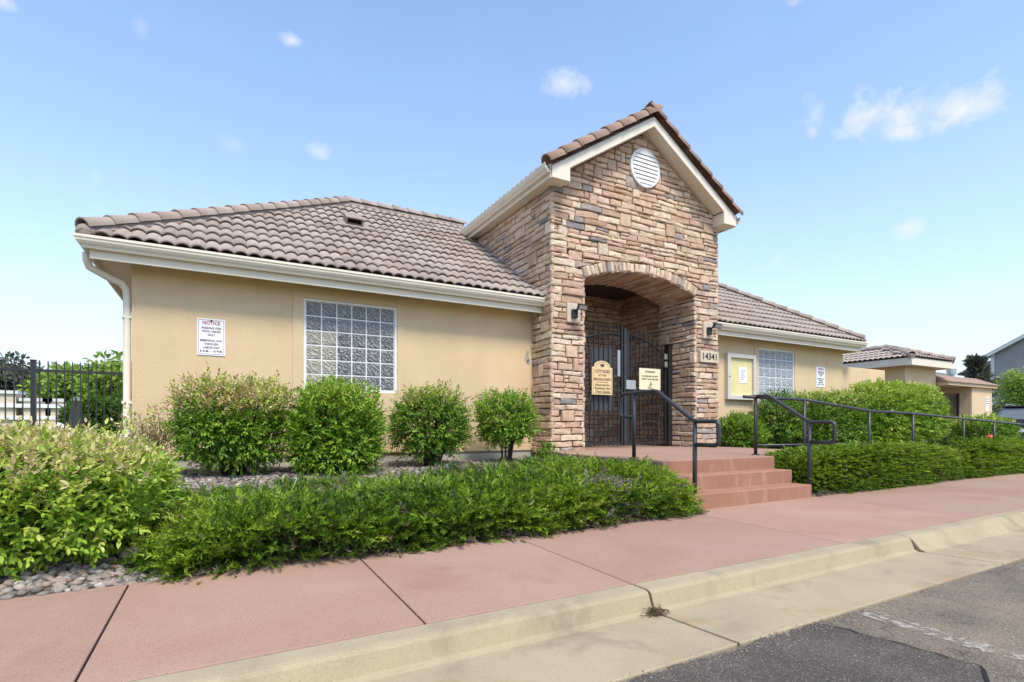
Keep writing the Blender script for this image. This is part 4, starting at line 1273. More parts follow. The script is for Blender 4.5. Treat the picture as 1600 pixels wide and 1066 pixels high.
for me in cob:
    v = ico2_v * (1 + .07 * rng.standard_normal((len(ico2_v), 1))) * np.array([1, .78, .55])
    me.from_pydata(v.tolist(), [], ico2_f.tolist()); me.materials.append(MATS['rock'])
    at = me.attributes.new('tint', 'FLOAT', 'POINT'); at.data.foreach_set('value', np.full(len(v), rng.uniform(.15, .95), dtype=np.float32))
    me.polygons.foreach_set('use_smooth', [True] * len(me.polygons))
for i in range(260):
    x = rnd.uniform(-2.6, -.18); y = 3.685 + abs(rnd.gauss(0, .16)); r = rnd.uniform(.014, .034)
    if x < -1.6 and i % 2: continue
    inst(rnd.choice(cob), 'river_rock', (x, y, bed_z(x, y) + r * .3), (rnd.uniform(-.3, .3), rnd.uniform(-.3, .3), rnd.uniform(0, 6.28)), bed, (r, r, r))
for (x, y, r) in ((-.42, 4.02, .12), (-.75, 4.25, .14), (-.62, 4.12, .07)):
    inst(cob[3], 'river_rock', (x, y, bed_z(x, y) + r * .3), (.1, .05, .4), bed, (r, r, r))


# ================================================================== SHRUBS
def leaf_arrays(P, D, Nn, size, aspect=.48, fold=.25):
    """P base, D direction, Nn normal: each leaf two folded triangles"""
    n = len(P)
    S = np.cross(D, Nn); S /= np.linalg.norm(S, axis=1, keepdims=True) + 1e-9
    Nn = np.cross(S, D)
    sz = size[:, None]
    base = P; tip = P + D * sz - Nn * sz * .08
    def pt(f, w, up_): return P + D * sz * f + S * sz * aspect * .5 * w + Nn * sz * up_
    V = np.stack([base, pt(.30, .82, fold * .22), pt(.66, .80, fold * .16), tip, pt(.66, -.80, fold * .16), pt(.30, -.82, fold * .22)], 1).reshape(-1, 3)
    i = np.arange(n)[:, None] * 6
    T = np.concatenate([i + [0, 2, 1], i + [0, 3, 2], i + [0, 4, 3], i + [0, 5, 4]], 1).reshape(-1, 3)
    return V, T


def unit(a): return a / (np.linalg.norm(a, axis=-1, keepdims=True) + 1e-9)


def lump(d, seed, k=7, amp=.16):
    r = np.random.default_rng(seed); c = unit(r.standard_normal((k * 3, 3))); w = r.uniform(-1, 1, k * 3)
    return 1 + amp * (np.exp(-((1 - d @ c.T) / .09)) @ w)


def shrub(name, label, cat, centre, rad, zb, n_sprig, leaf=.06, tint=(.30, .66), top_tint=None, seed=1, stems=9, stem_z=None, flat=2.6, group=None, sprig_len=.10,
          n_leaf=7, inner=.55, stem_mat='bark', top_frac=.35, lumps=.14, jag=.10, mat_='leaf', up=.35, stem_r=.012):
    """shrub with a rounded-box outline (superellipsoid); leaves sit in opposite pairs along outward twigs"""
    r = np.random.default_rng(seed)
    cx, cy, cz = centre; rx, ry, rz = rad
    t = empty(name, (cx, cy, zb), label, cat, group)
    d = unit(r.standard_normal((n_sprig, 3)))
    e = flat
    q = (np.abs(d[:, 0]) ** e + np.abs(d[:, 1]) ** e + np.abs(d[:, 2]) ** e) ** (-1 / e)
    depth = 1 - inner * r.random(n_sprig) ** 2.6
    rr = q * lump(d, seed, amp=lumps) * depth
    P = d * rr[:, None] * np.array([rx, ry, rz]) + np.array([cx, cy, cz])
    out = unit(d * np.array([1 / rx, 1 / ry, 1 / rz]))
    D = unit(out + r.standard_normal((n_sprig, 3)) * .45 + np.array([0, 0, up]))
    P = P + D * (r.random((n_sprig, 1)) ** 3) * jag
    relz = (P[:, 2] - (cz - rz)) / (2 * rz)
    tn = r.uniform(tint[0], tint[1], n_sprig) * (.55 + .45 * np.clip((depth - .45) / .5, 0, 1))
    if top_tint is not None:
        k = np.clip((relz - (1 - top_frac)) / .22 + r.normal(0, .22, n_sprig), 0, 1)
        pick = r.random(n_sprig) < k * .9
        tn = np.where(pick, r.uniform(top_tint[0], top_tint[1], n_sprig), tn)
    Ls, Ts, Tn = [], [], []; off = 0
    side = unit(np.cross(D, r.standard_normal((n_sprig, 3))))
    for j in range(n_leaf):
        f = j // 2 / max(1, (n_leaf - 1) / 2)
        ang = (j // 2) * 1.57 + (j % 2) * math.pi + r.normal(0, .25, n_sprig)
        sd_ = side * np.cos(ang)[:, None] + np.cross(D, side) * np.sin(ang)[:, None]
        ld = unit(sd_ * (1.0 - .65 * f) + D * (.45 + .7 * f) + np.array([0, 0, -.12]))
        base = P + D * (sprig_len * f) * r.uniform(.8, 1.2, (n_sprig, 1))
        nn_ = unit(D * .6 + np.array([0, 0, .9]) + r.standard_normal((n_sprig, 3)) * .3)
        V, T = leaf_arrays(base, ld, nn_, leaf * r.uniform(.65, 1.2, n_sprig))
        Ls.append(V); Ts.append(T + off); off += len(V)
        Tn.append(np.repeat(tn + r.normal(0, .035, n_sprig), 6))
    V = np.concatenate(Ls); zmin = zb + .01
    V[:, 2] = np.maximum(V[:, 2], zmin)
    np_mesh('foliage', V, np.concatenate(Ts), mat_, t, np.concatenate(Tn))
    sz_ = stem_z if stem_z is not None else cz
    for i in range(stems):
        a = r.uniform(0, 6.28); k = r.uniform(.25, .75)
        b0 = (cx + .07 * math.cos(a), cy + .07 * math.sin(a), zb - .04)
        b1 = (cx + rx * k * .55 * math.cos(a), cy + ry * k * .55 * math.sin(a), zb + (sz_ - zb) * .55)
        b2 = (cx + rx * k * math.cos(a + .2), cy + ry * k * math.sin(a + .2), cz + rz * r.uniform(.2, .8))
        mb = MB(); s0 = r.uniform(.8, 1.3) * stem_r; mb.tube([b0, b1, b2], [s0 * 1.5, s0, s0 * .35], 6)
        mb.build('stem', stem_mat, t, smooth=True)
        for _ in range(3):
            f = r.uniform(.3, .9); p = Vector(b1).lerp(Vector(b2), f)
            mb = MB(); mb.tube([p, p + Vector((r.normal(0, .10), r.normal(0, .10), r.uniform(.05, .2)))], [s0 * .5, s0 * .2], 5); mb.build('twig', stem_mat, t)
    return t


shrub('euonymus_shrub', 'large broad shrub with pale frost-bleached top beside the river rock at the sidewalk', 'shrub', (-1.36, 4.56, .44), (.98, .68, .38), .09, 8600, .047, (.48, .73), (.74, .93), 11,
      stems=12, flat=3.2, sprig_len=.10, lumps=.13, top_frac=.36, inner=.5)
shrub('euonymus_shrub', 'sparse twiggy shrub with few leaves at the downspout corner', 'shrub', (-.64, 6.85, .78), (.26, .26, .28), .40, 330, .04, (.30, .6), (.62, .95), 12, stems=34, stem_mat='twig', inner=.9, n_leaf=6, top_frac=.8, jag=.14, stem_r=.006)
shrub('euonymus_shrub', 'boxy shrub with a browned top between the twiggy corner shrub and the glass block window', 'shrub', (.12, 6.50, .97), (.44, .38, .33), .40, 3000, .046, (.32, .60), (.66, 1.0), 13, flat=3.8, top_frac=.42, lumps=.26, jag=.15, stems=16, stem_z=.7, stem_r=.014, sprig_len=.08)
shrub('euonymus_shrub', 'bright green shrub growing low in front of the glass block window', 'shrub', (1.15, 6.36, .87), (.45, .40, .44), .39, 3200, .05, (.38, .64), (.52, .72), 14, lumps=.24, jag=.13, flat=3.4, top_frac=.3, stems=14, stem_r=.014, sprig_len=.08)
shrub('euonymus_shrub', 'rounded shrub with dark open stems on its window side', 'shrub', (2.45, 6.66, 1.0), (.46, .38, .38), .40, 2400, .044, (.30, .56), (.55, .97), 15, flat=2.4, lumps=.32, jag=.17, top_frac=.3, stems=26, stem_z=.8, stem_r=.014, sprig_len=.08)
shrub('euonymus_shrub', 'small round bright shrub on short trunks next to the stone pier', 'shrub', (3.66, 6.82, 1.04), (.37, .34, .27), .42, 1700, .045, (.40, .64), None, 16, lumps=.24, jag=.13, flat=2.8, stems=8, stem_z=.62, stem_r=.016, sprig_len=.08)
shrub('euonymus_shrub', 'tiny leafy sprout at the foot of the stone pier', 'shrub', (4.30, 6.72, .53), (.10, .10, .10), .42, 90, .04, (.3, .55), None, 17, stems=4, stem_r=.006, sprig_len=.06)
shrub('euonymus_shrub', 'small ball shrub below the bulletin board', 'shrub', (8.90, 6.95, .80), (.38, .34, .27), .41, 1500, .05, (.32, .6), None, 18, stems=6, sprig_len=.08)
shrub('euonymus_shrub', 'loose upright shrub between the ball shrub and the long hedge', 'shrub', (10.02, 6.95, 1.03), (.36, .34, .46), .41, 1300, .055, (.24, .5), None, 19, stems=14, flat=2.2, jag=.2)
shrub('hedge_shrub', 'long trimmed hedge under the second notice sign', 'hedge', (11.85, 6.80, 1.0), (1.30, .42, .54), .40, 4400, .062, (.26, .54), (.5, .9), 20, stems=10, flat=4.5, top_frac=.2, lumps=.07)
shrub('hedge_shrub', 'tall bright trimmed hedge in front of the low stucco wall', 'hedge', (14.25, 6.75, 1.14), (1.58, .48, .70), .40, 5000, .075, (.40, .70), (.6, .76), 21, stems=10, flat=4.0, top_frac=.3, lumps=.08)
shrub('euonymus_shrub', 'low shrub beside the stucco gate pillar', 'shrub', (18.55, 6.6, .76), (.9, .5, .32), .40, 1900, .07, (.3, .55), (.5, .85), 22, stems=6, flat=3, top_frac=.25)


# junipers: feathery sprays over a mound
def juniper(label, name, cx, cy, rx, ry, hgt, n, seed, flat=3.0, bottom_dead=.25, bright=(.28, .80), group=None, spray=.17, y_min=None, x_min=None, x_max=None, dead_spot=None, zf=bed_z, lean=.6, lumps=.24, shade=.38):
    r = np.random.default_rng(seed)
    zb = zf(cx, cy)
    t = empty(name, (cx, cy, zb), label, 'juniper', group)
    a = r.uniform(0, 2 * math.pi, n); h = r.random(n) ** 1.25
    el = np.arcsin(np.clip(h, 0, 1))
    d = np.stack([np.cos(a) * np.cos(el), np.sin(a) * np.cos(el), np.sin(el)], 1)
    e = flat
    q = (np.abs(d[:, 0]) ** e + np.abs(d[:, 1]) ** e + np.abs(d[:, 2]) ** e) ** (-1 / e)
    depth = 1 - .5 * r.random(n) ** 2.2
    rr = q * lump(d, seed, 12, lumps) * depth
    P = d * rr[:, None] * np.array([rx, ry, hgt]); P[:, 0] += cx; P[:, 1] += cy
    gz = np.array([zf(x, max(y, 3.6)) for x, y in P[:, :2]])
    P[:, 2] += gz + (zb - gz) * np.clip(d[:, 2] * 1.6, 0, 1)
    P[:, 2] = np.maximum(P[:, 2], gz + .01)
    out = unit(d * np.array([1 / rx, 1 / ry, 1 / hgt]))
    D = unit(out * .55 + np.stack([np.cos(a), np.sin(a), np.full(n, .35)], 1) * lean + r.standard_normal((n, 3)) * .42)
    D[:, 2] = np.abs(D[:, 2]) * .5 + .03; D = unit(D)
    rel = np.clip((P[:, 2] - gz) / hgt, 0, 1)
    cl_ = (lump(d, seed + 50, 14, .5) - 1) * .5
    tn = np.clip(r.uniform(bright[0], bright[1], n) + cl_, .15, .84) * (shade + (1 - shade) * np.clip((depth - .55) / .4, 0, 1)) * (.60 + .40 * np.clip(rel * 1.6, 0, 1))  # shade inside and low in the mound is painted into the tint
    dead = r.random(n) < bottom_dead * np.clip(1.15 - rel * 3.2, 0, 1)
    tn = np.where(dead, r.uniform(.88, 1.0, n), tn)
    if dead_spot:
        k = np.exp(-(((P[:, 0] - dead_spot[0]) / .20) ** 2 + ((P[:, 1] - dead_spot[1]) / .16) ** 2))
        tn = np.where(r.random(n) < k * 1.1, r.uniform(.93, 1, n), tn)
    tn = np.where(r.random(n) < .025, r.uniform(.86, .94, n), tn)
    keep = np.ones(n, bool)
    if y_min is not None: keep &= P[:, 1] > y_min + r.normal(0, .025, n)
    if x_min is not None: keep &= P[:, 0] > x_min + r.normal(0, .03, n)
    if x_max is not None: keep &= P[:, 0] < x_max + r.normal(0, .03, n)
    P, D, tn = P[keep], D[keep], tn[keep]; n = len(P)
    Lg = spray * r.uniform(.55, 1.25, n)
    side = unit(np.cross(D, np.array([0, 0, 1.0]) + r.standard_normal((n, 3)) * .35)); upn = np.cross(side, D)
    Vs, Ts, Tn = [], [], []; off = 0
    K = 24
    for j in range(K):
        f = j / (K - 1); sgn = 1 if j % 2 else -1
        base = P + D * (Lg * f * .9)[:, None] + upn * ((-.12 * f * f) * Lg)[:, None]
        if j == K - 1: nd = D
        else: nd = unit(D * .8 + side * (sgn * .8) * (1 if j % 4 < 2 else .4) + upn * r.normal(.15, .5, (n, 1)))
        ln = Lg * (.31 * (1 - f * .5)) * r.uniform(.6, 1.35, n)
        wd = .0055 + .0035 * r.random(n)
        pr_ = unit(np.cross(nd, upn + r.standard_normal((n, 3)) * .5)) * wd[:, None]
        V = np.stack([base - pr_, base + pr_ + nd * (ln * .15)[:, None], base + nd * ln[:, None]], 1).reshape(-1, 3)
        T = np.arange(3 * n).reshape(-1, 3)
        Vs.append(V); Ts.append(T + off); off += len(V); Tn.append(np.repeat(tn + .12 * (f - .5) * (tn < .84) + r.normal(0, .02, n), 3))
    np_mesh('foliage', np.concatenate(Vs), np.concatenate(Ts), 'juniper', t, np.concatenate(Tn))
    for i in range(16):            # bare creeping branches underneath
        a_ = r.uniform(3.3, 6.1) if i % 4 else r.uniform(0, 6.28); k = r.uniform(.7, .98)
        x2, y2 = cx + rx * k * math.cos(a_), cy + ry * k * math.sin(a_)
        if y_min is not None: y2 = max(y2, y_min + .03)
        if x_max is not None: x2 = min(x2, x_max - .03)
        if x_min is not None: x2 = max(x2, x_min + .03)
        mb = MB()
        pts = []
        for s_ in range(6):
            f = s_ / 5; x, y = cx + (x2 - cx) * f + r.normal(0, .03), cy + (y2 - cy) * f + r.normal(0, .02)
            if y_min is not None: y = max(y, y_min + .02)
            pts.append((x, y, zf(x, max(y, 3.66)) + .02 + hgt * .35 * math.sin(f * 2.6) * r.uniform(.5, 1.1)))
        mb.tube(pts, [.016 * (1 - .75 * s_ / 5) for s_ in range(6)], 5)
        mb.build('branch', 'dead_twig' if i % 3 == 0 else 'twig', t)
    return t


JL = 'dark green spreading juniper '
juniper(JL + 'next to the river rock and the big bleached shrub', 'juniper_shrub', .45, 4.50, .98, .90, .13, 8200, 31, y_min=3.63, bottom_dead=.10, flat=4)
juniper(JL + 'before the window shrub, bare twigs at its edge', 'juniper_shrub', 1.75, 4.56, 1.0, .93, .15, 8600, 32, y_min=3.65, bottom_dead=.4, flat=4)
juniper(JL + 'with a grey dead patch, set before the small round shrub', 'juniper_shrub', 2.95, 4.72, .90, 1.05, .17, 8200, 33, y_min=3.68, bottom_dead=.5, dead_spot=(3.25, 4.0), x_max=4.2, flat=4)
juniper(JL + 'spilling down beside the steps', 'juniper_shrub', 3.62, 4.80, .60, 1.12, .25, 6800, 34, y_min=3.68, bottom_dead=.12, x_max=4.17, flat=2.2)
jt = [o for o in bpy.data.objects if o.name.startswith('juniper_shrub') and 'grey dead' in str(o.get('label'))][0]
rt_ = np.random.default_rng(77); tw = MB()
for i in range(260):
    x, y = 3.28 + rt_.normal(0, .17), 4.0 + rt_.normal(0, .10)
    if y < 3.70 or x > 4.15: continue
    z = bed_z(x, y) + rt_.uniform(.03, .30); a_ = rt_.uniform(0, 6.28); l_ = rt_.uniform(.05, .14)
    d_ = Vector((math.cos(a_), math.sin(a_), rt_.normal(.15, .4))) * l_
    tw.tube([(x, y, z), (x + d_.x * .5 + rt_.normal(0, .012), y + d_.y * .5, z + d_.z * .5 + .01), (x + d_.x, y + d_.y, z + d_.z)], [.004, .003, .0012], 4, cap=False)
tw.build('dead_twigs', 'dead_twig', jt, kind='stuff')
for nm_, (xa_, xb_) in (('bare_twigs', (1.3, 4.1)),):
    tw = MB()
    for i in range(420):
        x, y = rt_.uniform(xa_, xb_), 3.72 + abs(rt_.normal(0, .10)); z = bed_z(x, y) + rt_.uniform(.01, .12); a_ = rt_.uniform(0, 6.28); l_ = rt_.uniform(.04, .13)
        tw.tube([(x, y, z), (x + l_ * .5 * math.cos(a_), y + abs(l_ * .5 * math.sin(a_)), z + rt_.normal(0, .02)), (x + l_ * math.cos(a_ + .3), y + abs(l_ * math.sin(a_ + .3)), z + rt_.normal(.01, .03))], [.004, .003, .001], 4, cap=False)
    tw.build(nm_, 'twig', jt, kind='stuff')
JH = 'light green juniper clipped like a hedge '
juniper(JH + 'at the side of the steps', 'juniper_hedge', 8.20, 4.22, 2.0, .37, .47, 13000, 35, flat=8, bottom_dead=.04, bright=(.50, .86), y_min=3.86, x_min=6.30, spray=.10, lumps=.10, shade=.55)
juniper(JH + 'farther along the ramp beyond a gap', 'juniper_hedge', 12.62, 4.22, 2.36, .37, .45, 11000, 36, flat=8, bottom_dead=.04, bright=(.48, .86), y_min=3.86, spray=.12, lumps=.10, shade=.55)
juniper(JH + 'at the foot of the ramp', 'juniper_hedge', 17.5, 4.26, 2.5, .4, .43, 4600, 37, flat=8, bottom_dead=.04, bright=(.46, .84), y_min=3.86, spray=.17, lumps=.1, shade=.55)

# dry leaf litter along the sidewalk edge and a clump in the gutter
r = np.random.default_rng(5)
n = 2600
x = r.uniform(.6, 4.15, n); y = 3.655 + np.abs(r.normal(0, .07, n)); z = np.array([bed_z(a, max(b, 3.67)) for a, b in zip(x, y)]) + .006
P = np.stack([x, y, z + r.uniform(0, .02, n)], 1); D = unit(np.stack([r.normal(size=n), r.normal(size=n), r.normal(0, .3, n)], 1)); Nn = unit(np.stack([r.normal(0, .4, n), r.normal(0, .4, n), np.ones(n)], 1))
V, T = leaf_arrays(P, D, Nn, r.uniform(.015, .045, n), .3)
np_mesh('leaf_litter', V, T, 'leaf_litter', None, None, 'stuff', (2.4, 3.7, .06), label='dry brown needle litter along the sidewalk edge under the junipers', cat='litter')
n = 220
x = 2.02 + r.normal(0, .028, n); y = 2.09 + r.normal(0, .016, n); z = ground_z(2.0, 2.2) - KH + .012 + r.random(n) * .022 * np.exp(-((x - 2.02) / .06) ** 2)
P = np.stack([x, y, z], 1); D = unit(np.stack([r.normal(size=n), r.normal(size=n), r.normal(0, .3, n)], 1)); Nn = unit(np.stack([r.normal(0, .4, n), r.normal(0, .4, n), np.ones(n)], 1))
V, T = leaf_arrays(P, D, Nn, r.uniform(.015, .04, n), .15)
np_mesh('leaf_clump', V, T, 'leaf_litter', None, None, 'stuff', (2.02, 2.06, -.06), label='small clump of dry leaves lying in the gutter at the kerb joint', cat='litter')

# ================================================================== RIGHT: low wall, pavilion, gate pillar
low = empty('stucco_wall', (14.6, 7.75, .41), 'low tan stucco screen wall joining the clubhouse corner', 'wall')
b = MB(); b.box(XR + .002, 15.62, 7.66, 7.9, .2, 2.44); b.build('wall_body', 'stucco', low, bevel=.01)
b = MB(); b.box(15.38, 15.62, 7.9, 11, .2, 2.44); b.build('wall_return', 'stucco', low)

pav = empty('pavilion', (19, 9.6, .41), 'small tan stucco outbuilding with its own brown tile hip roof', 'building')
px0, px1, py0, py1 = 17.6, 20.15, 7.92, 12.6
b = MB(); b.box(px0 + .35, px1 - .35, py0 + .33, py1 - .33, .2, 2.86); b.build('wall', 'stucco', pav)
b = MB(); b.box(px0 + .04, px1 - .04, py0 + .04, py1 - .04, 2.76, 2.79); b.build('soffit', 'trim', pav)
b = MB(); b.box(px0, px1, py0, py0 + .05, 2.74, 2.95); b.box(px0, px0 + .05, py0 + .05, py1, 2.74, 2.95); b.box(px1 - .05, px1, py0 + .05, py1, 2.74, 2.95); b.box(px0 + .05, px1 - .05, py1 - .05, py1, 2.74, 2.95); b.build('fascia', 'trim', pav)
hwp = (px1 - px0) / 2; pm = (px0 + px1) / 2; pz = 2.96; PP = .36; ph = pz + PP * hwp
b = MB(); b.add([(px0, py0, pz), (px1, py0, pz), (px1, py1, pz), (px0, py1, pz), (pm, py0 + hwp, ph), (pm, py1 - hwp, ph)], [(0, 1, 4), (1, 2, 5, 4), (2, 3, 5), (3, 0, 4, 5), (3, 2, 1, 0)])
proof = b.build('roof', 'tile_field', pav)
tf = MB()
tile_field(tf, (px0, py0, pz), VX, VY, PP, lambda r_: (r_ + .1, px1 - px0 - r_ - .1), hwp - .1, 0)
tile_field(tf, (px0, py1, pz), -VY, VX, PP, lambda r_: (r_ + .2, py1 - py0 - r_ - .2), hwp - .1, 0)
tile_field(tf, (px1, py0, pz), VY, -VX, PP, lambda r_: (r_ + .2, py1 - py0 - r_ - .2), hwp - .1, 0)
tf.build('roof_tile_courses', 'tile', proof, kind='stuff')
for (p, q_) in (((px0, py0, pz), (pm, py0 + hwp, ph)), ((px1, py0, pz), (pm, py0 + hwp, ph)), ((pm, py0 + hwp, ph), (pm, py1 - hwp, ph))):
    b = MB(); b.tube([(p[0], p[1], p[2] + .02), (q_[0], q_[1], q_[2] + .02)], .09, 8); b.build('mortar_bed', 'tile_field', proof)
    cap_run('hip_tile', (p[0], p[1], p[2] + .03), (q_[0], q_[1], q_[2] + .03), cap_me, proof, lift=.045)

gp = empty('gate_pillar', (22.4, 8.6, .41), 'tan stucco gateway pillar with a broad tile capped lintel', 'pillar')
b = MB(); b.box(21.75, 23.25, 8.05, 9.0, .2, 2.24); b.build('pillar_body', 'stucco', gp, bevel=.01)
b = MB(); b.box(19.9, 23.4, 7.95, 9.1, 2.24, 2.34); b.build('lintel', 'stucco', gp)
b = MB(); b.add([(19.85, 7.9, 2.341), (23.5, 7.9, 2.341), (23.5, 9.15, 2.341), (19.85, 9.15, 2.341), (19.85, 8.5, 2.62), (23.3, 8.5, 2.62)], [(0, 1, 5, 4), (1, 2, 5), (2, 3, 4, 5), (3, 0, 4), (3, 2, 1, 0)]); b.build('cap', 'rake_tile', gp)
flat_sign('pillar_notice', 'white notice on the stucco gate pillar', 22.72, 22.98, 1.45, 1.95, 8.045, 'paper_white', [('NOTICE', .05, .85, 'ink_red', .7), ('PARKING FOR', .03, .68, 'ink_dark', .8), ('POOL USAGE', .03, .54, 'ink_dark', .8), ('ONLY', .03, .40, 'ink_dark', .35)], None)


def picket_panel(label, name, xa, xb, y, z0, z1, step, posts, par_cat='fence', sq=.008, rail_drop=.14):
    t = empty(name, ((xa + xb) / 2, y, z0), label, par_cat)
    b = MB(); b.box(xa, xb, y - .016, y + .016, z1 - rail_drop - .02, z1 - rail_drop + .02); b.build('rail', 'black_metal', t)
    b = MB(); b.box(xa, xb, y - .016, y + .016, z0 + .12, z0 + .16); b.build('rail', 'black_metal', t)
    p0 = MB(); p0.box(-sq, sq, -sq, sq, 0, z1 - z0 - .04)
    p0.add([(-sq, -sq, z1 - z0 - .04), (sq, -sq, z1 - z0 - .04), (sq, sq, z1 - z0 - .04), (-sq, sq, z1 - z0 - .04), (0, 0, z1 - z0)], [(0, 1, 4), (1, 2, 4), (2, 3, 4), (3, 0, 4)])
    o = p0.build('picket', 'black_metal'); me = o.data; bpy.data.objects.remove(o)
    n = int((xb - xa) / step)
    for i in range(n + 1):
        x = xa + i * step
        if any(abs(x - p) < .05 for p in posts): continue
        inst(me, 'picket', (x, y, z0 + .04), None, t)
    for p in posts:
        b = MB(); b.box(p - .032, p + .032, y - .032, y + .032, z0 - .1, z1 + .01); b.box(p - .038, p + .038, y - .038, y + .038, z1 + .01, z1 + .03); b.build('post', 'black_metal', t)
    return t


picket_panel('narrow black iron gate beside the stucco gate pillar', 'iron_gate', 19.85, 21.7, 8.4, .42, 2.02, .10, [21.66], 'gate')
picket_panel('black iron picket fence running from the clubhouse corner', 'iron_fence', -9.0, -.92, 11.2, .42, 1.98, .104, [-8.1, -5.4, -2.63, -.95])

# ================================================================== BACKGROUND
lawn = MB(); lawn.add([(-60, 13.5, .40), (-.92, 13.5, .40), (-.92, 14.5, .40), (40, 14.5, .40), (40, 80, .40), (-60, 80, .40)], [(0, 1, 2, 3, 4, 5)])
lawn.build('lawn', 'grass', kind='structure')
deck = MB(); deck.add([(-14, 11.25, .405), (-.95, 11.25, .405), (-.95, 13.5, .405), (-14, 13.5, .405), ], [(0, 1, 2, 3)])
deck.build('pool_deck', 'concrete', kind='structure')
rl = MB(); rl.add([(23.6, 4.0, .1), (60, 4.0, .1), (60, 40, .1), (23.6, 40, .1)], [(0, 1, 2, 3)]); rl.build('side_lot', 'asphalt', kind='structure')

# ranch rail fence with cream piers beyond the iron fence
rf = empty('rail_fence', (-5, 22, .4), 'cream two-rail fence with square piers on the lawn beyond the iron fence', 'fence')
YR = 22.0
for i, u in enumerate((8, 62, 97, 129)):
    p = atY(u, 640, YR); w = .34
    b = MB(); b.box(p[0] - w, p[0] + w, YR - w, YR + w, .3, 1.72 + (.22 if i == 0 else 0)); b.build('pier', 'plate_stone', rf)
    b = MB(); b.box(p[0] - w - .06, p[0] + w + .06, YR - w - .06, YR + w + .06, 1.72 + (.22 if i == 0 else 0), 1.82 + (.22 if i == 0 else 0)); b.build('pier_cap', 'siding_white', rf)
for z in (1.52, 1.15):
    b = MB(); b.box(-14, atY(146, 640, YR)[0], YR - .42, YR - .35, z, z + .12); b.build('rail', 'white_paint', rf)


def lounger(x, y, rz, label):
    t = empty('pool_lounger', (x, y, .405), label, 'lounger'); M = Matrix.Translation((x, y, .405)) @ Matrix.Rotation(rz, 4, 'Z')
    def part(nm, boxes, m, Rm=Matrix.Identity(4)):
        q = MB()
        for bx in boxes: q.box(*bx)
        o = MB(); o.add([M @ Rm @ Vector(p) for p in q.v], q.f); o.build(nm, m, t)
    part('seat', [(-.32, .32, -.9, .35, .33, .38)], 'paper_white')
    part('backrest', [(-.32, .32, 0, .75, 0, .05)], 'paper_white', Matrix.Translation((0, .35, .33)) @ Matrix.Rotation(R(20), 4, 'X'))
    for (a, c) in ((-.28, -.8), (.28, -.8), (-.28, .3), (.28, .3)): part('leg', [(a - .02, a + .02, c - .02, c + .02, 0, .33)], 'white_paint')


p = atY(168, 660, 12.6)
lounger(p[0], 12.6, R(75), 'white pool lounger behind the iron fence near the clubhouse corner')
for u in (115, 123):
    p = atY(u, 660, 13.0)
    t = empty('closed_parasol', (p[0], 13.0, .405), 'dark closed parasol standing on the pool deck behind the iron fence', 'parasol', 'closed parasols on the pool deck')
    b = MB(); b.tube([(p[0], 13, .405), (p[0], 13, 1.5)], .022, 8); b.build('pole', 'aluminium', t)
    b = MB(); b.tube([(p[0], 13, .80), (p[0], 13, .95), (p[0], 13, 1.25), (p[0], 13, 1.44)], [.05, .085, .06, .02], 10); b.build('canopy', 'canvas_dark', t)
    b = MB(); b.tube([(p[0], 13, .405), (p[0], 13, .47)], .2, 14); b.build('base', 'concrete', t)


def tree(label, name, x, y, zb, height, crown, n, seed, mat_='tree_leaf', leaf=.16, trunk_r=.12, tint=(.2, .95), squash=1.0, clumps=26, gap=.55):
    r = np.random.default_rng(seed)
    t = empty(name, (x, y, zb), label, 'tree')
    tr_ = MB(); th = height * .45
    tr_.tube([(x, y, zb - .1), (x + .05, y, zb + th * .5), (x + .02, y + .05, zb + th), (x, y, zb + height * .8)], [trunk_r * 1.25, trunk_r, trunk_r * .7, trunk_r * .2], 8)
    tr_.build('trunk', 'bark', t, smooth=True)
    cz = zb + height - crown * squash
    cs = unit(r.standard_normal((clumps, 3))) * (r.random((clumps, 1)) ** .4) * np.array([crown, crown, crown * squash]) * .78 + np.array([x, y, cz])
    cr = r.uniform(.28, .5, clumps) * crown
    for c in cs[:9]:
        b = MB(); b.tube([(x, y, zb + th * r.uniform(.6, 1.1)), tuple((np.array([x, y, zb + th]) + c) / 2 + r.normal(0, .1, 3)), tuple(c)], [trunk_r * .45, trunk_r * .3, trunk_r * .08], 6); b.build('limb', 'bark', t)
    k = r.integers(0, clumps, n)
    d = unit(r.standard_normal((n, 3))); rad = r.random(n) ** .5
    P = cs[k] + d * (cr[k] * rad)[:, None] * np.array([1, 1, .8])
    tc_ = r.uniform(0, .35, clumps)
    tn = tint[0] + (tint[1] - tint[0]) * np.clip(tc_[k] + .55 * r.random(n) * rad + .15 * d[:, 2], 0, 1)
    D = unit(d + r.standard_normal((n, 3)) * .8); Nn = unit(r.standard_normal((n, 3)) + [0, 0, 1.0])
    V, T = leaf_arrays(P, D, Nn, leaf * r.uniform(.6, 1.3, n), .6)
    np_mesh('crown', V, T, mat_, t, np.repeat(tn, 6))
    return t


def tree_at(u, vtop, Y, half_px, label, name='shade_tree', **kw):
    p = atY(u, vtop, Y); dd = ray(u, vtop); t_ = Y / dd[1]
    tree(label, name, p[0], Y, .38, p[2] - .38, half_px / F_PX * t_, **kw)


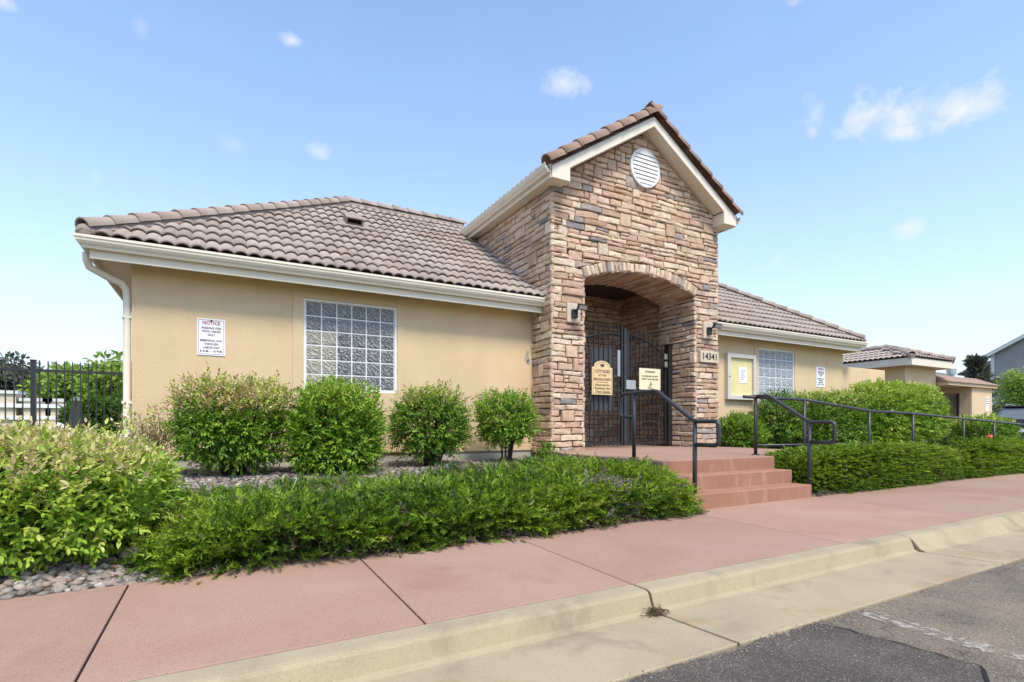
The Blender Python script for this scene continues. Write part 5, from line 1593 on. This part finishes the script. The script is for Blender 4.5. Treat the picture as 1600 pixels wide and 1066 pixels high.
tree_at(18, 556, 38, 62, 'dark grey-green tree on the lawn behind the first cream pier', n=4000, seed=41, mat_='dark_leaf', leaf=.32, trunk_r=.25, squash=.8)
tree_at(-70, 545, 40, 60, 'dark grey-green tree at the far end of the rail fence', n=4200, seed=42, mat_='dark_leaf', leaf=.35, trunk_r=.25, squash=.8)
tree_at(112, 572, 30, 50, 'bright green tree behind the closed parasols', n=4800, seed=43, leaf=.24, trunk_r=.18, squash=.85, tint=(.5, 1.0))
tree_at(176, 553, 26, 48, 'airy green tree rising behind the clubhouse corner', n=2800, seed=44, leaf=.2, trunk_r=.16, squash=.9, tint=(.45, 1.0))
tree_at(225, 560, 30, 50, 'green tree mostly hidden behind the clubhouse', n=3500, seed=45, leaf=.24, trunk_r=.18)
tree_at(70, 600, 48, 55, 'low dark tree in the distance beyond the cream piers', n=4000, seed=46, mat_='dark_leaf', leaf=.4, trunk_r=.2, squash=.7)
shrub('far_shrub', 'dark green shrub at the end of the rail fence', 'shrub', (atY(160, 640, 21)[0], 21, 1.0), (.95, .7, .7), .4, 1500, .14, (.12, .38), None, 47, stems=5)
tree_at(1600, 575, 9.6, 52, 'bright leafy tree in front of the grey house', n=5000, seed=48, leaf=.13, trunk_r=.10, squash=.75, tint=(.5, 1.0))
tree_at(1660, 590, 10.4, 50, 'bright leafy tree beside the parked car', n=4000, seed=49, leaf=.15, trunk_r=.10, squash=.75, tint=(.3, 1.0))


def conifer(label, x, y, zb, h, rad, seed):
    r = np.random.default_rng(seed); t = empty('pine_tree', (x, y, zb), label, 'tree')
    b = MB(); b.tube([(x, y, zb), (x, y, zb + h)], [.22, .03], 8); b.build('trunk', 'bark', t)
    Ps, Ds = [], []
    for i in range(90):
        f = r.random() ** .8; z = zb + h * (.22 + .76 * f); a = r.uniform(0, 6.28); l = rad * (1 - f * .85) * r.uniform(.5, 1.1)
        for k in range(46):
            g_ = r.random() ** .6; Ps.append((x + l * g_ * math.cos(a) + r.normal(0, .1), y + l * g_ * math.sin(a) + r.normal(0, .1), z + l * .25 * g_ + r.normal(0, .1)))
            Ds.append((math.cos(a) + r.normal(0, .5), math.sin(a) + r.normal(0, .5), .6 + r.normal(0, .4)))
    P, D = np.array(Ps), unit(np.array(Ds)); n = len(P)
    V, T = leaf_arrays(P, D, unit(r.standard_normal((n, 3))), r.uniform(.2, .5, n), .3)
    np_mesh('crown', V, T, 'dark_leaf', t, np.repeat(r.uniform(.1, .7, n), 6))


p = atY(1533, 540, 19); conifer('dark pine standing left of the grey house gable', p[0] - 2, 18.6, .2, 6.0, 2.2, 51)

# grey gabled house with lap siding
hs = empty('grey_house', (60, 15.5, .2), 'grey two-storey house with white trim and lap siding behind the leafy tree', 'house')
HX, HY0, HY1, HE, HP = 57.0, 11.4, 19.7, 7.05, .55
hm = (HY0 + HY1) / 2
b = MB(); b.prism([(HY0, .1), (HY1, .1), (HY1, HE), (hm, HE + HP * (hm - HY0)), (HY0, HE)], 'x', HX + .03, HX + 12); b.build('wall', 'siding_grey', hs)
for i in range(46):
    z = .4 + i * .2; y0_, y1_ = HY0, HY1
    if z > HE: k = (z - HE) / HP; y0_, y1_ = HY0 + k, HY1 - k
    if y1_ - y0_ < .3: break
    b = MB(); b.add([(HX + .03, y0_, z), (HX + .03, y1_, z), (HX - .012, y1_, z), (HX - .012, y0_, z), (HX + .03, y0_, z + .2), (HX + .03, y1_, z + .2)], [(0, 3, 2, 1), (3, 4, 5, 2), (0, 4, 3), (1, 2, 5)]); b.build('siding_board', 'siding_grey', hs)
for yy_ in (HY0, HY1): 
    b = MB(); b.box(HX - .05, HX + .1, yy_ - .12, yy_ + .12, .1, HE); b.build('corner_trim', 'siding_white', hs)
rf2 = MB()
for s in (-1, 1):
    ye = hm + s * (HY1 - hm + .45); ze = HE + HP * (hm - HY0) - HP * ((HY1 - hm) + .45)
    rf2.add([(HX - .4, hm, HE + HP * (hm - HY0) + .18), (HX - .4, ye, ze + .18), (HX + 12.4, ye, ze + .18), (HX + 12.4, hm, HE + HP * (hm - HY0) + .18),
             (HX - .4, hm, HE + HP * (hm - HY0) + .02), (HX - .4, ye, ze + .02), (HX + 12.4, ye, ze + .02), (HX + 12.4, hm, HE + HP * (hm - HY0) + .02)],
            [(0, 1, 2, 3), (7, 6, 5, 4), (0, 4, 5, 1), (1, 5, 6, 2), (2, 6, 7, 3), (3, 7, 4, 0)])
rf2.build('roof', 'shingle', hs)
for s in (-1, 1):
    ye = hm + s * (HY1 - hm + .45); zt = HE + HP * (hm - HY0); ze = zt - HP * ((HY1 - hm) + .45)
    b = MB(); b.add([(HX - .44, hm, zt + .12), (HX - .44, ye, ze + .12), (HX - .44, ye, ze - .14), (HX - .44, hm, zt - .14), (HX - .405, hm, zt + .12), (HX - .405, ye, ze + .12), (HX - .405, ye, ze - .14), (HX - .405, hm, zt - .14)],
                    [(0, 1, 2, 3), (7, 6, 5, 4), (0, 4, 5, 1), (1, 5, 6, 2), (2, 6, 7, 3), (3, 7, 4, 0)]); b.build('barge_board', 'siding_white', hs)
b = MB(); b.box(HX - .03, HX + .02, 16.6, 17.8, 3.6, 5.0); wn = b.build('window', 'window_dark', hs)
b = MB(); b.box(HX - .06, HX - .031, 16.5, 16.6, 3.5, 5.1); b.box(HX - .06, HX - .031, 17.8, 17.9, 3.5, 5.1); b.box(HX - .06, HX - .031, 16.6, 17.8, 5.0, 5.1); b.box(HX - .06, HX - .031, 16.6, 17.8, 3.5, 3.6); b.build('frame', 'siding_white', wn)
b = MB(); b.prism([(19.82, .1), (22.2, .1), (22.2, 5.7), (19.82, 6.6)], 'x', HX + 1.5, HX + 8); b.build('side_wing', 'siding_grey', hs)
b = MB(); b.prism([(19.82, 6.62), (22.6, 5.56), (22.6, 5.74), (19.82, 6.82)], 'x', HX + 1.2, HX + 8.3); b.build('wing_roof', 'shingle', hs)
b = MB(); b.box(HX + 1.44, HX + 1.5, 20.4, 21.4, 4.2, 5.3); b.build('window', 'window_dark', hs)
# distant white house
p = atY(1478, 580, 33)
hh = empty('white_house', (p[0], 36, .2), 'distant white house with brown gable roofs behind the pavilion eave', 'house')
b = MB(); b.prism([(33, .1), (39.5, .1), (39.5, 6.1), (36.2, 8.2), (33, 6.1)], 'x', p[0] - 4, p[0] + 7); b.build('wall', 'siding_white', hh)
b = MB()
b.add([(p[0] - 4.4, 36.2, 8.5), (p[0] - 4.4, 32.5, 6.0), (p[0] + 7.4, 32.5, 6.0), (p[0] + 7.4, 36.2, 8.5), (p[0] - 4.4, 40, 6.0), (p[0] + 7.4, 40, 6.0), (p[0] - 4.4, 36.2, 8.3), (p[0] - 4.4, 32.5, 5.8), (p[0] + 7.4, 32.5, 5.8), (p[0] + 7.4, 36.2, 8.3), (p[0] - 4.4, 40, 5.8), (p[0] + 7.4, 40, 5.8)],
      [(0, 1, 2, 3), (0, 3, 5, 4), (0, 6, 7, 1), (0, 4, 10, 6), (1, 7, 8, 2), (3, 2, 8, 9), (3, 9, 11, 5), (5, 11, 10, 4), (6, 9, 8, 7), (6, 10, 11, 9)])
b.build('roof', 'shingle', hh)
b = MB(); b.box(p[0] - 1, p[0] + .4, 32.93, 32.99, 3.8, 5.2); b.build('window', 'window_dark', hh)
p = atY(1486.5, 586, 9.4)
t = empty('flue_pipe', (p[0], 9.4, 2.3), 'short galvanised flue pipe rising behind the pavilion eave', 'flue')
b = MB(); b.tube([(p[0], 9.4, .4), (p[0], 9.4, p[2] + .02)], .10, 12); b.build('pipe', 'galvanised', t)
b = MB(); b.tube([(p[0], 9.4, p[2] + .02), (p[0], 9.4, p[2] + .22)], .15, 14); b.build('cowl', 'galvanised', t)


# parked SUV seen from behind
def suv(x, y, z, rz):
    t = empty('parked_car', (x, y, z), 'dark blue sport utility vehicle parked beyond the ramp', 'car')
    M = Matrix.Translation((x, y, z)) @ Matrix.Rotation(rz, 4, 'Z')
    def put(mb, nm, m, par=t, bevel=0, smooth=False):
        o = MB(); o.add([M @ Vector(p_) for p_ in mb.v], mb.f); return o.build(nm, m, par, bevel=bevel, smooth=smooth)
    # lofted body: sections along local x (rear at 0, front at 4.7): (x, half width, z low, z belt, z top, top half width)
    def loft(secs):
        mb = MB(); v = []; n = 10
        for (sx, w, z0_, z1_, z2_, w2) in secs:
            v += [(sx, -w * .92, z0_), (sx, -w, z0_ + .18), (sx, -w, z1_), (sx, -w2, z2_ - .08), (sx, -w2 * .86, z2_), (sx, w2 * .86, z2_), (sx, w2, z2_ - .08), (sx, w, z1_), (sx, w, z0_ + .18), (sx, w * .92, z0_)]
        f = [tuple(range(n))[::-1], tuple(range((len(secs) - 1) * n, len(secs) * n))]
        for i in range(len(secs) - 1):
            for j in range(n): f.append((i * n + j, i * n + (j + 1) % n, (i + 1) * n + (j + 1) % n, (i + 1) * n + j))
        mb.add(v, f); return mb
    put(loft([(0, .82, .40, .90, 1.0, .80), (.10, .92, .30, .98, 1.06, .90), (3.3, .93, .28, .98, 1.05, .90), (4.4, .88, .30, .90, .98, .84), (4.65, .74, .42, .76, .84, .70)]), 'body', 'car_paint', bevel=.03)
    cab = put(loft([(.10, .88, .98, 1.03, 1.10, .86), (.42, .86, .98, 1.05, 1.62, .70), (.75, .86, .98, 1.05, 1.68, .68), (2.1, .86, .98, 1.05, 1.69, .68), (3.3, .86, .98, 1.02, 1.08, .82)]), 'cabin', 'car_glass', bevel=.02)
    q = MB(); q.box(.36, 2.35, -.66, .66, 1.655, 1.71); put(q, 'roof_panel', 'lamp_black', bevel=.02)
    for s in (-1, 1):
        q = MB(); q.tube([(.6, s * .58, 1.71), (.7, s * .58, 1.77), (2.1, s * .58, 1.77), (2.2, s * .58, 1.71)], .018, 6); put(q, 'roof_rail', 'aluminium')
        q = MB(); q.box(-.012, .08, s * .80 - .09, s * .80 + .09, .92, 1.12); put(q, 'taillight', 'red_lens', bevel=.015)
        q = MB(); q.box(4.45, 4.60, s * .70 - .12, s * .70 + .12, .72, .84); put(q, 'headlight', 'lamp_glass', bevel=.015)
        for wx in (.85, 3.75):
            q = MB(); q.tube([(wx, s * .72, .35), (wx, s * .94, .35)], .35, 20); w_ = put(q, 'wheel', 'tyre')
            q = MB(); q.tube([(wx, s * .93, .35), (wx, s * .952, .35)], .22, 16); put(q, 'rim', 'rim', w_)
        for px_ in (1.0, 2.2):
            q = MB(); q.add([(px_, s * .882, 1.0), (px_ + .06, s * .882, 1.0), (px_ + .02, s * .70, 1.64), (px_ - .04, s * .70, 1.64)], [(0, 1, 2, 3)]); put(q, 'pillar', 'car_paint')
    q = MB(); q.box(-.03, .02, -.26, .26, .74, .86); put(q, 'licence_plate', 'paper_white')
    q = MB(); q.box(-.06, .10, -.88, .88, .42, .62); put(q, 'bumper', 'lamp_black', bevel=.03)
    return t


suv(25.4, 7.9, .0, R(8))
p = atY(1547, 690, 5.9)
t = empty('utility_marker', (p[0], 5.9, .38), 'small red and white marker poking up at the end of the hedge', 'marker')
b = MB(); b.tube([(p[0], 5.9, .40), (p[0], 5.9, .56)], .085, 12); b.build('collar', 'paper_white', t)
b = MB(); b.tube([(p[0], 5.9, .56), (p[0], 5.9, .68), (p[0], 5.9, .73)], [.095, .09, .04], 12); b.build('cap', 'red_plastic', t, smooth=True)
